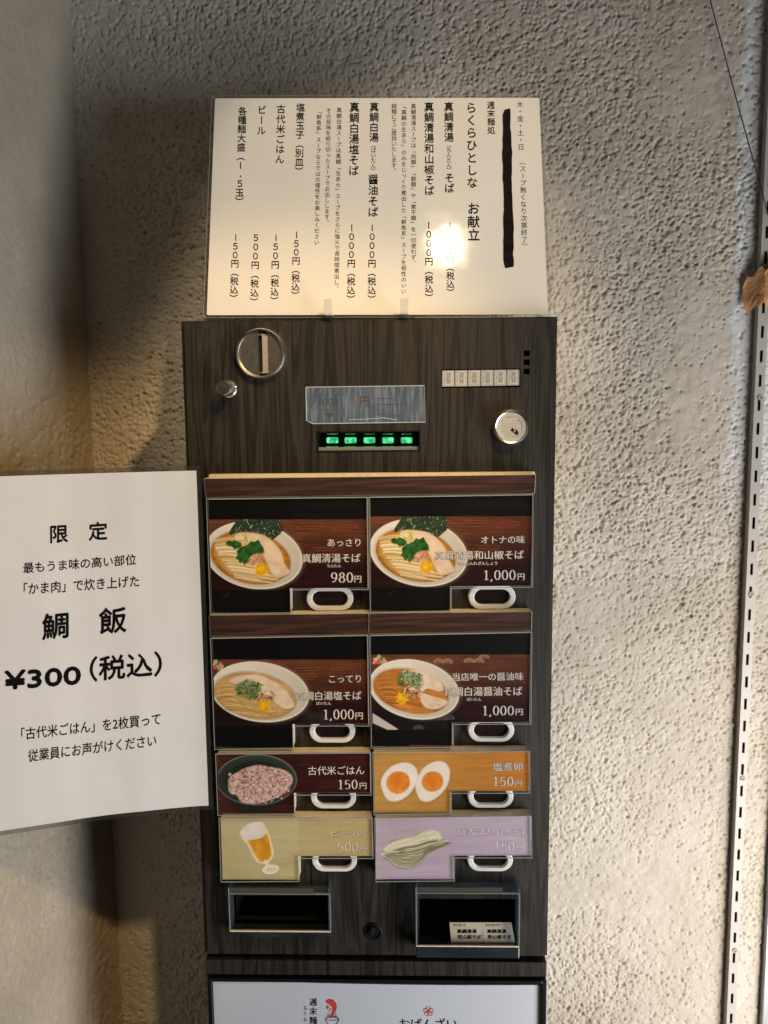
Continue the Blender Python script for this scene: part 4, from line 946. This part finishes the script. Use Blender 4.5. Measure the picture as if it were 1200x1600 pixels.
def mcol(s_, x, y0, y1, size, wt=BOLD):
    f = (x-55)/(1145-55); sl_ = (-30*(1-f)+20*f)/715
    # slope is referenced at photo y=200
    column(q, SM, s_, mx(x), my(y0), my(y1), sl_, 'ink', wt, size=size*KZ)
pr = '１０００円（税込）'
mcol('木・金・土・日', 1062, 58, 218, 22, REG); mcol('（スープ無くなり次第終了）', 1066, 243, 540, 22, REG)
mcol('週末麺処', 967, 58, 166, 26); mcol('らくらひとしな', 903, 60, 342, 37, BOLD); mcol('お献立', 906, 384, 512, 41, BOLD)
mcol('真鯛清湯', 830, 60, 192, 32, BOLD); mcol('（ちんたん）', 830, 192, 290, 18, SEMI); mcol('そば', 830, 290, 356, 33, BOLD); mcol(pr, 831, 447, 690, 27)
mcol('真鯛清湯和山椒そば', 766, 60, 364, 33, BOLD); mcol(pr, 764, 445, 708, 28)
mcol('真鯛清湯スープは「肉類」「節類」や「煮干類」を一切使わず、', 716, 66, 590, 17.5, SEMI); mcol('「真鯛の生あら」のみをじっくり煮出した「鮮魚系」スープを相性のいい', 685, 66, 682, 17.5, SEMI); mcol('細麺にてご提供いたします。', 653, 66, 292, 17.5, SEMI)
mcol('真鯛白湯', 588, 61, 192, 32, BOLD); mcol('（ぱいたん）', 587, 192, 292, 18, SEMI); mcol('醤油そば', 587, 294, 434, 34, BOLD); mcol(pr, 585, 453, 713, 28)
mcol('真鯛白湯塩そば', 524, 61, 300, 34, BOLD); mcol(pr, 520, 453, 713, 28)
mcol('真鯛白湯スープは真鯛「生あら」スープをさらに強火で長時間煮出し、', 475, 78, 672, 17.5, SEMI); mcol('その旨味を絞り切ったスープでお出しします。', 441, 80, 460, 17.5, SEMI); mcol('「鮮魚系」スープならではの個性をお楽しみください', 410, 82, 524, 17.5, SEMI)
mcol('塩煮玉子（別皿）', 349, 64, 300, 29); mcol('１５０円（税込）', 346, 477, 700, 28)
mcol('古代米ごはん', 286, 68, 262, 30); mcol('１５０円（税込）', 281, 485, 718, 28)
mcol('ビール', 224, 70, 170, 30); mcol('５００円（税込）', 218, 485, 722, 28)
mcol('各種麺大盛（１．５玉）', 161, 76, 398, 29); mcol('１５０円（税込）', 154, 485, 710, 28)
q.build('lettering', mp)
q = MB(); lft = []; rgt = []
for i, y in enumerate(np.linspace(82, 594, 26)):
    cxx = 1017+7*(y-82)/512; hw = 13+4*(y-82)/512
    lft.append((mx(cxx-hw+random.uniform(-1.6, 1.6)+1.4*math.sin(i*.45+1)+6*(i in (0, 25))), my(y)+2.2*(i in (0, 25)))); rgt.append((mx(cxx+hw+random.uniform(-1.6, 1.6)-1.5*math.sin(i*.6)), my(y+random.uniform(-1, 1))))
n = len(lft); put2d(q, SM, np.array(lft+rgt), [(i, i+1, n+i+1, n+i) for i in range(n-1)], 'marker', .0005); q.build('marker_stripe', mp)
# clear acrylic stand
sroot = thing('sign_stand', (0.0, 0.0, 0.0), 'clear acrylic stand with two clips holding the menu sheet up', 'stand')
b = MB(); b.box(-.052, .040, -.0035, .075, .0001, .0024, 'acrylic'); b.build('base_plate', sroot)
for pxx in (513, 632):
    a = P(pxx, 490, -.004); b = MB()
    b.box(a[0]-.0034, a[0]+.0034, -.0062, -.0038, .0026, .0158, 'clip'); b.box(a[0]-.0034, a[0]+.0034, -.0037, .0052, .0026, .0046, 'clip'); b.build('clip', sroot, bevel=.0004)
b = MB(); b.prism([(-.05, .0026), (.038, .0026), (.038, .07), (-.05, .07)], .036, .039, 'acrylic', 'acredge'); b.build('back_rest', sroot)

# ------------------------------------------------------------------ bent sheet on the left
XR = -0.1462
def fy(x):
    s_ = np.clip((XR - np.asarray(x, float)), -0.05, 1)/.165
    return -0.019 - 0.040*np.sign(s_)*np.abs(s_)**1.5 + 0.0005*np.sin(np.asarray(x, float)*75+1)+0.00012*np.sin(np.asarray(x, float)*190)
SC = CurveSurf(fy)
XL = -0.3535; Z1, Z0 = -0.1262, -0.4418
lroot = thing('notice_sheet', (XR-.1, -.04, (Z0+Z1)/2), 'large bent laminated notice for sea bream rice at 300 yen, fixed left of the machine', 'notice')
def grid_sheet(mb, x0, x1, z0, z1, d0, d1, m, n=40):
    xs2 = np.linspace(x0, x1, n); V = []
    for d in (d0, d1):
        for x in xs2:
            tw = (x-XR)*0.008
            for z_ in (z0, z1): V.append((x, float(fy(x))+d, z_+tw))
    F = []
    for i in range(n-1):
        a = 2*i; F += [(a, a+2, a+3, a+1), (2*n+a, 2*n+a+1, 2*n+a+3, 2*n+a+2), (a, 2*n+a, 2*n+a+2, a+2), (a+1, a+3, 2*n+a+3, 2*n+a+1)]
    F += [(0, 1, 2*n+1, 2*n), (2*n-2, 4*n-2, 4*n-1, 2*n-1)]; mb.add(V, F, m)
b = MB(); grid_sheet(b, XL+.004, XR-.0042, Z0+.0042, Z1-.0042, -.0003, .0003, 'paper2'); lp = b.build('notice_paper', lroot, smooth=True)
b = MB(); bd = .0041
grid_sheet(b, XL, XR, Z1-bd, Z1, -.0002, .0002, 'film'); grid_sheet(b, XL, XR, Z0, Z0+bd, -.0002, .0002, 'film')
grid_sheet(b, XR-bd, XR, Z0+bd, Z1-bd, -.0002, .0002, 'film', 3); grid_sheet(b, XL, XL+.0039, Z0+bd, Z1-bd, -.0002, .0002, 'film', 3)
b.build('laminate_border', lroot, smooth=True)
q = MB(); K = 340/863; zl = lambda x, y: (x*K, 700+y*K)
class Off:
    def __init__(s, S, d): s.S = S; s.d = d
    def map(s, px, py, eps=0): return s.S.map(px, py, eps+s.d)
SC2 = Off(SC, .0004)
def lline(s_, x0, y0, x1, y1, h, wt=BOLD): write(q, SC2, s_, zl(x0, y0), zl(x1, y1), h*K, 'ink', wt, .0001)
lline('限　定', 200, 377, 425, 362, 70); lline('最もうま味の高い部位', 93, 497, 540, 462, 42, SEMI); lline('「かま肉」で炊き上げた', 95, 582, 552, 550, 46, SEMI)
lline('鯛　飯', 168, 760, 500, 728, 100); lline('¥300', 18, 957, 318, 934, 70); lline('（税込）', 357, 925, 640, 902, 96); lline('「古代米ごはん」を2枚買って', 85, 1158, 637, 1097, 48, SEMI)
lline('従業員にお声がけください', 112, 1245, 620, 1182, 48, SEMI)
q.build('lettering', lp)

# ------------------------------------------------------------------ shelf rail, tape, cord, frame on the right
RX = 0.4125; rail = thing('shelf_rail', (RX, WY, -1.0), 'white slotted steel shelf rail screwed upright to the wall', 'shelf rail')
zt3 = P(1192, 268, WY-.012)[2]-.003; za = 0.44; b = MB(); sl_ = []
zz_ = zt3
while zz_ > -.98: sl_.append((RX-.0015, RX+.0015, zz_-.0125, zz_)); zz_ -= .0256
b.holes(RX-.0052, RX+.0052, -.985, za, WY-.0100, WY-.0090, sl_, 'railw', 'railw'); b.box(RX-.0052, RX-.0042, WY-.0090, WY, -.985, za, 'railw'); b.box(RX+.0042, RX+.0052, WY-.0090, WY, -.985, za, 'railw')
b.box(RX-.0041, RX+.0041, WY-.0055, WY-.0045, -.985, za, 'slotback')
b.build('slotted_channel', rail)
for yy in (621, 929, 1218, 1488):
    c = P(1171, yy, WY-.013); q = MB(); q.lathe(RX+.0008, c[2], [(.0032, WY-.0102), (.0029, WY-.0108), (.0012, WY-.0109), (.0010, WY-.0102), (0, WY-.0102)], 'screwm', 20); q.build('screw', rail, smooth=True)
# crumpled tape over the rail
b = MB(); n1, n2 = 22, 30; V = []
r = np.random.default_rng(5)
for i in range(n1):
    x = .3925+.058*i/(n1-1); prof = WY-.0035-.0125*math.exp(-((x-RX)/.011)**2)
    for j in range(n2):
        zf = j/(n2-1); zt2 = .0735+.004*math.sin(i*1.7)+.003*math.sin(i*.6); zb2 = .026-.004*math.sin(i*.9)+.0025*math.sin(i*2.3)
        zc_ = zb2+(zt2-zb2)*zf + (.006 if i > 7 else -.022*(1-i/8)*(zf > .4)*zf)
        rx_ = .0022*(value_noise(np.array([x*1.0+2]), np.array([zc_+2.]), .014, 71)[0]-.5)*1.8+.0012*(value_noise(np.array([x+2+zc_*.6]), np.array([zc_+2.]), .0035, 72)[0]-.5)
        V.append((x, prof-.001+rx_*1.5, zc_))
nn = n1*n2; V2 = [(x, y+.0004, z_) for x, y, z_ in V]
F = [(i*n2+j, (i+1)*n2+j, (i+1)*n2+j+1, i*n2+j+1) for i in range(n1-1) for j in range(n2-1)]
b.add(V, F, 'tapebrown'); o = b.build('packing_tape', None, smooth=False)
tag(o, 'crumpled piece of brown packing tape stuck over the shelf rail', 'tape')
pa, pb, pc = P(1106, -14, WY-.004), P(1187, 286, WY-.0135), P(1201, 340, WY-.0135)
pts = [pa+(pb-pa)*t+np.array([0, 0, -.002*math.sin(t*math.pi)]) for t in np.linspace(0, 1, 14)]+[pb+(pc-pb)*t for t in np.linspace(.2, 1, 6)]
b = MB(); b.tube(pts, .0006, 'cord'); tag(b.build('thin_cord', None, smooth=True), 'thin dark cord running slantwise down the wall to the shelf rail', 'cord')
a = P(1191, 1590, WY-.008)
b = MB(); b.box(a[0], a[0]+.012, WY-.008, WY-.001, -1.0, -.28, 'greybar'); b.box(a[0]+.0125, a[0]+.05, WY-.006, WY-.001, -1.0, -.28, 'greybar')
tag(b.build('metal_frame', None, bevel=.001), 'narrow grey metal frame edge right of the shelf rail', 'frame')
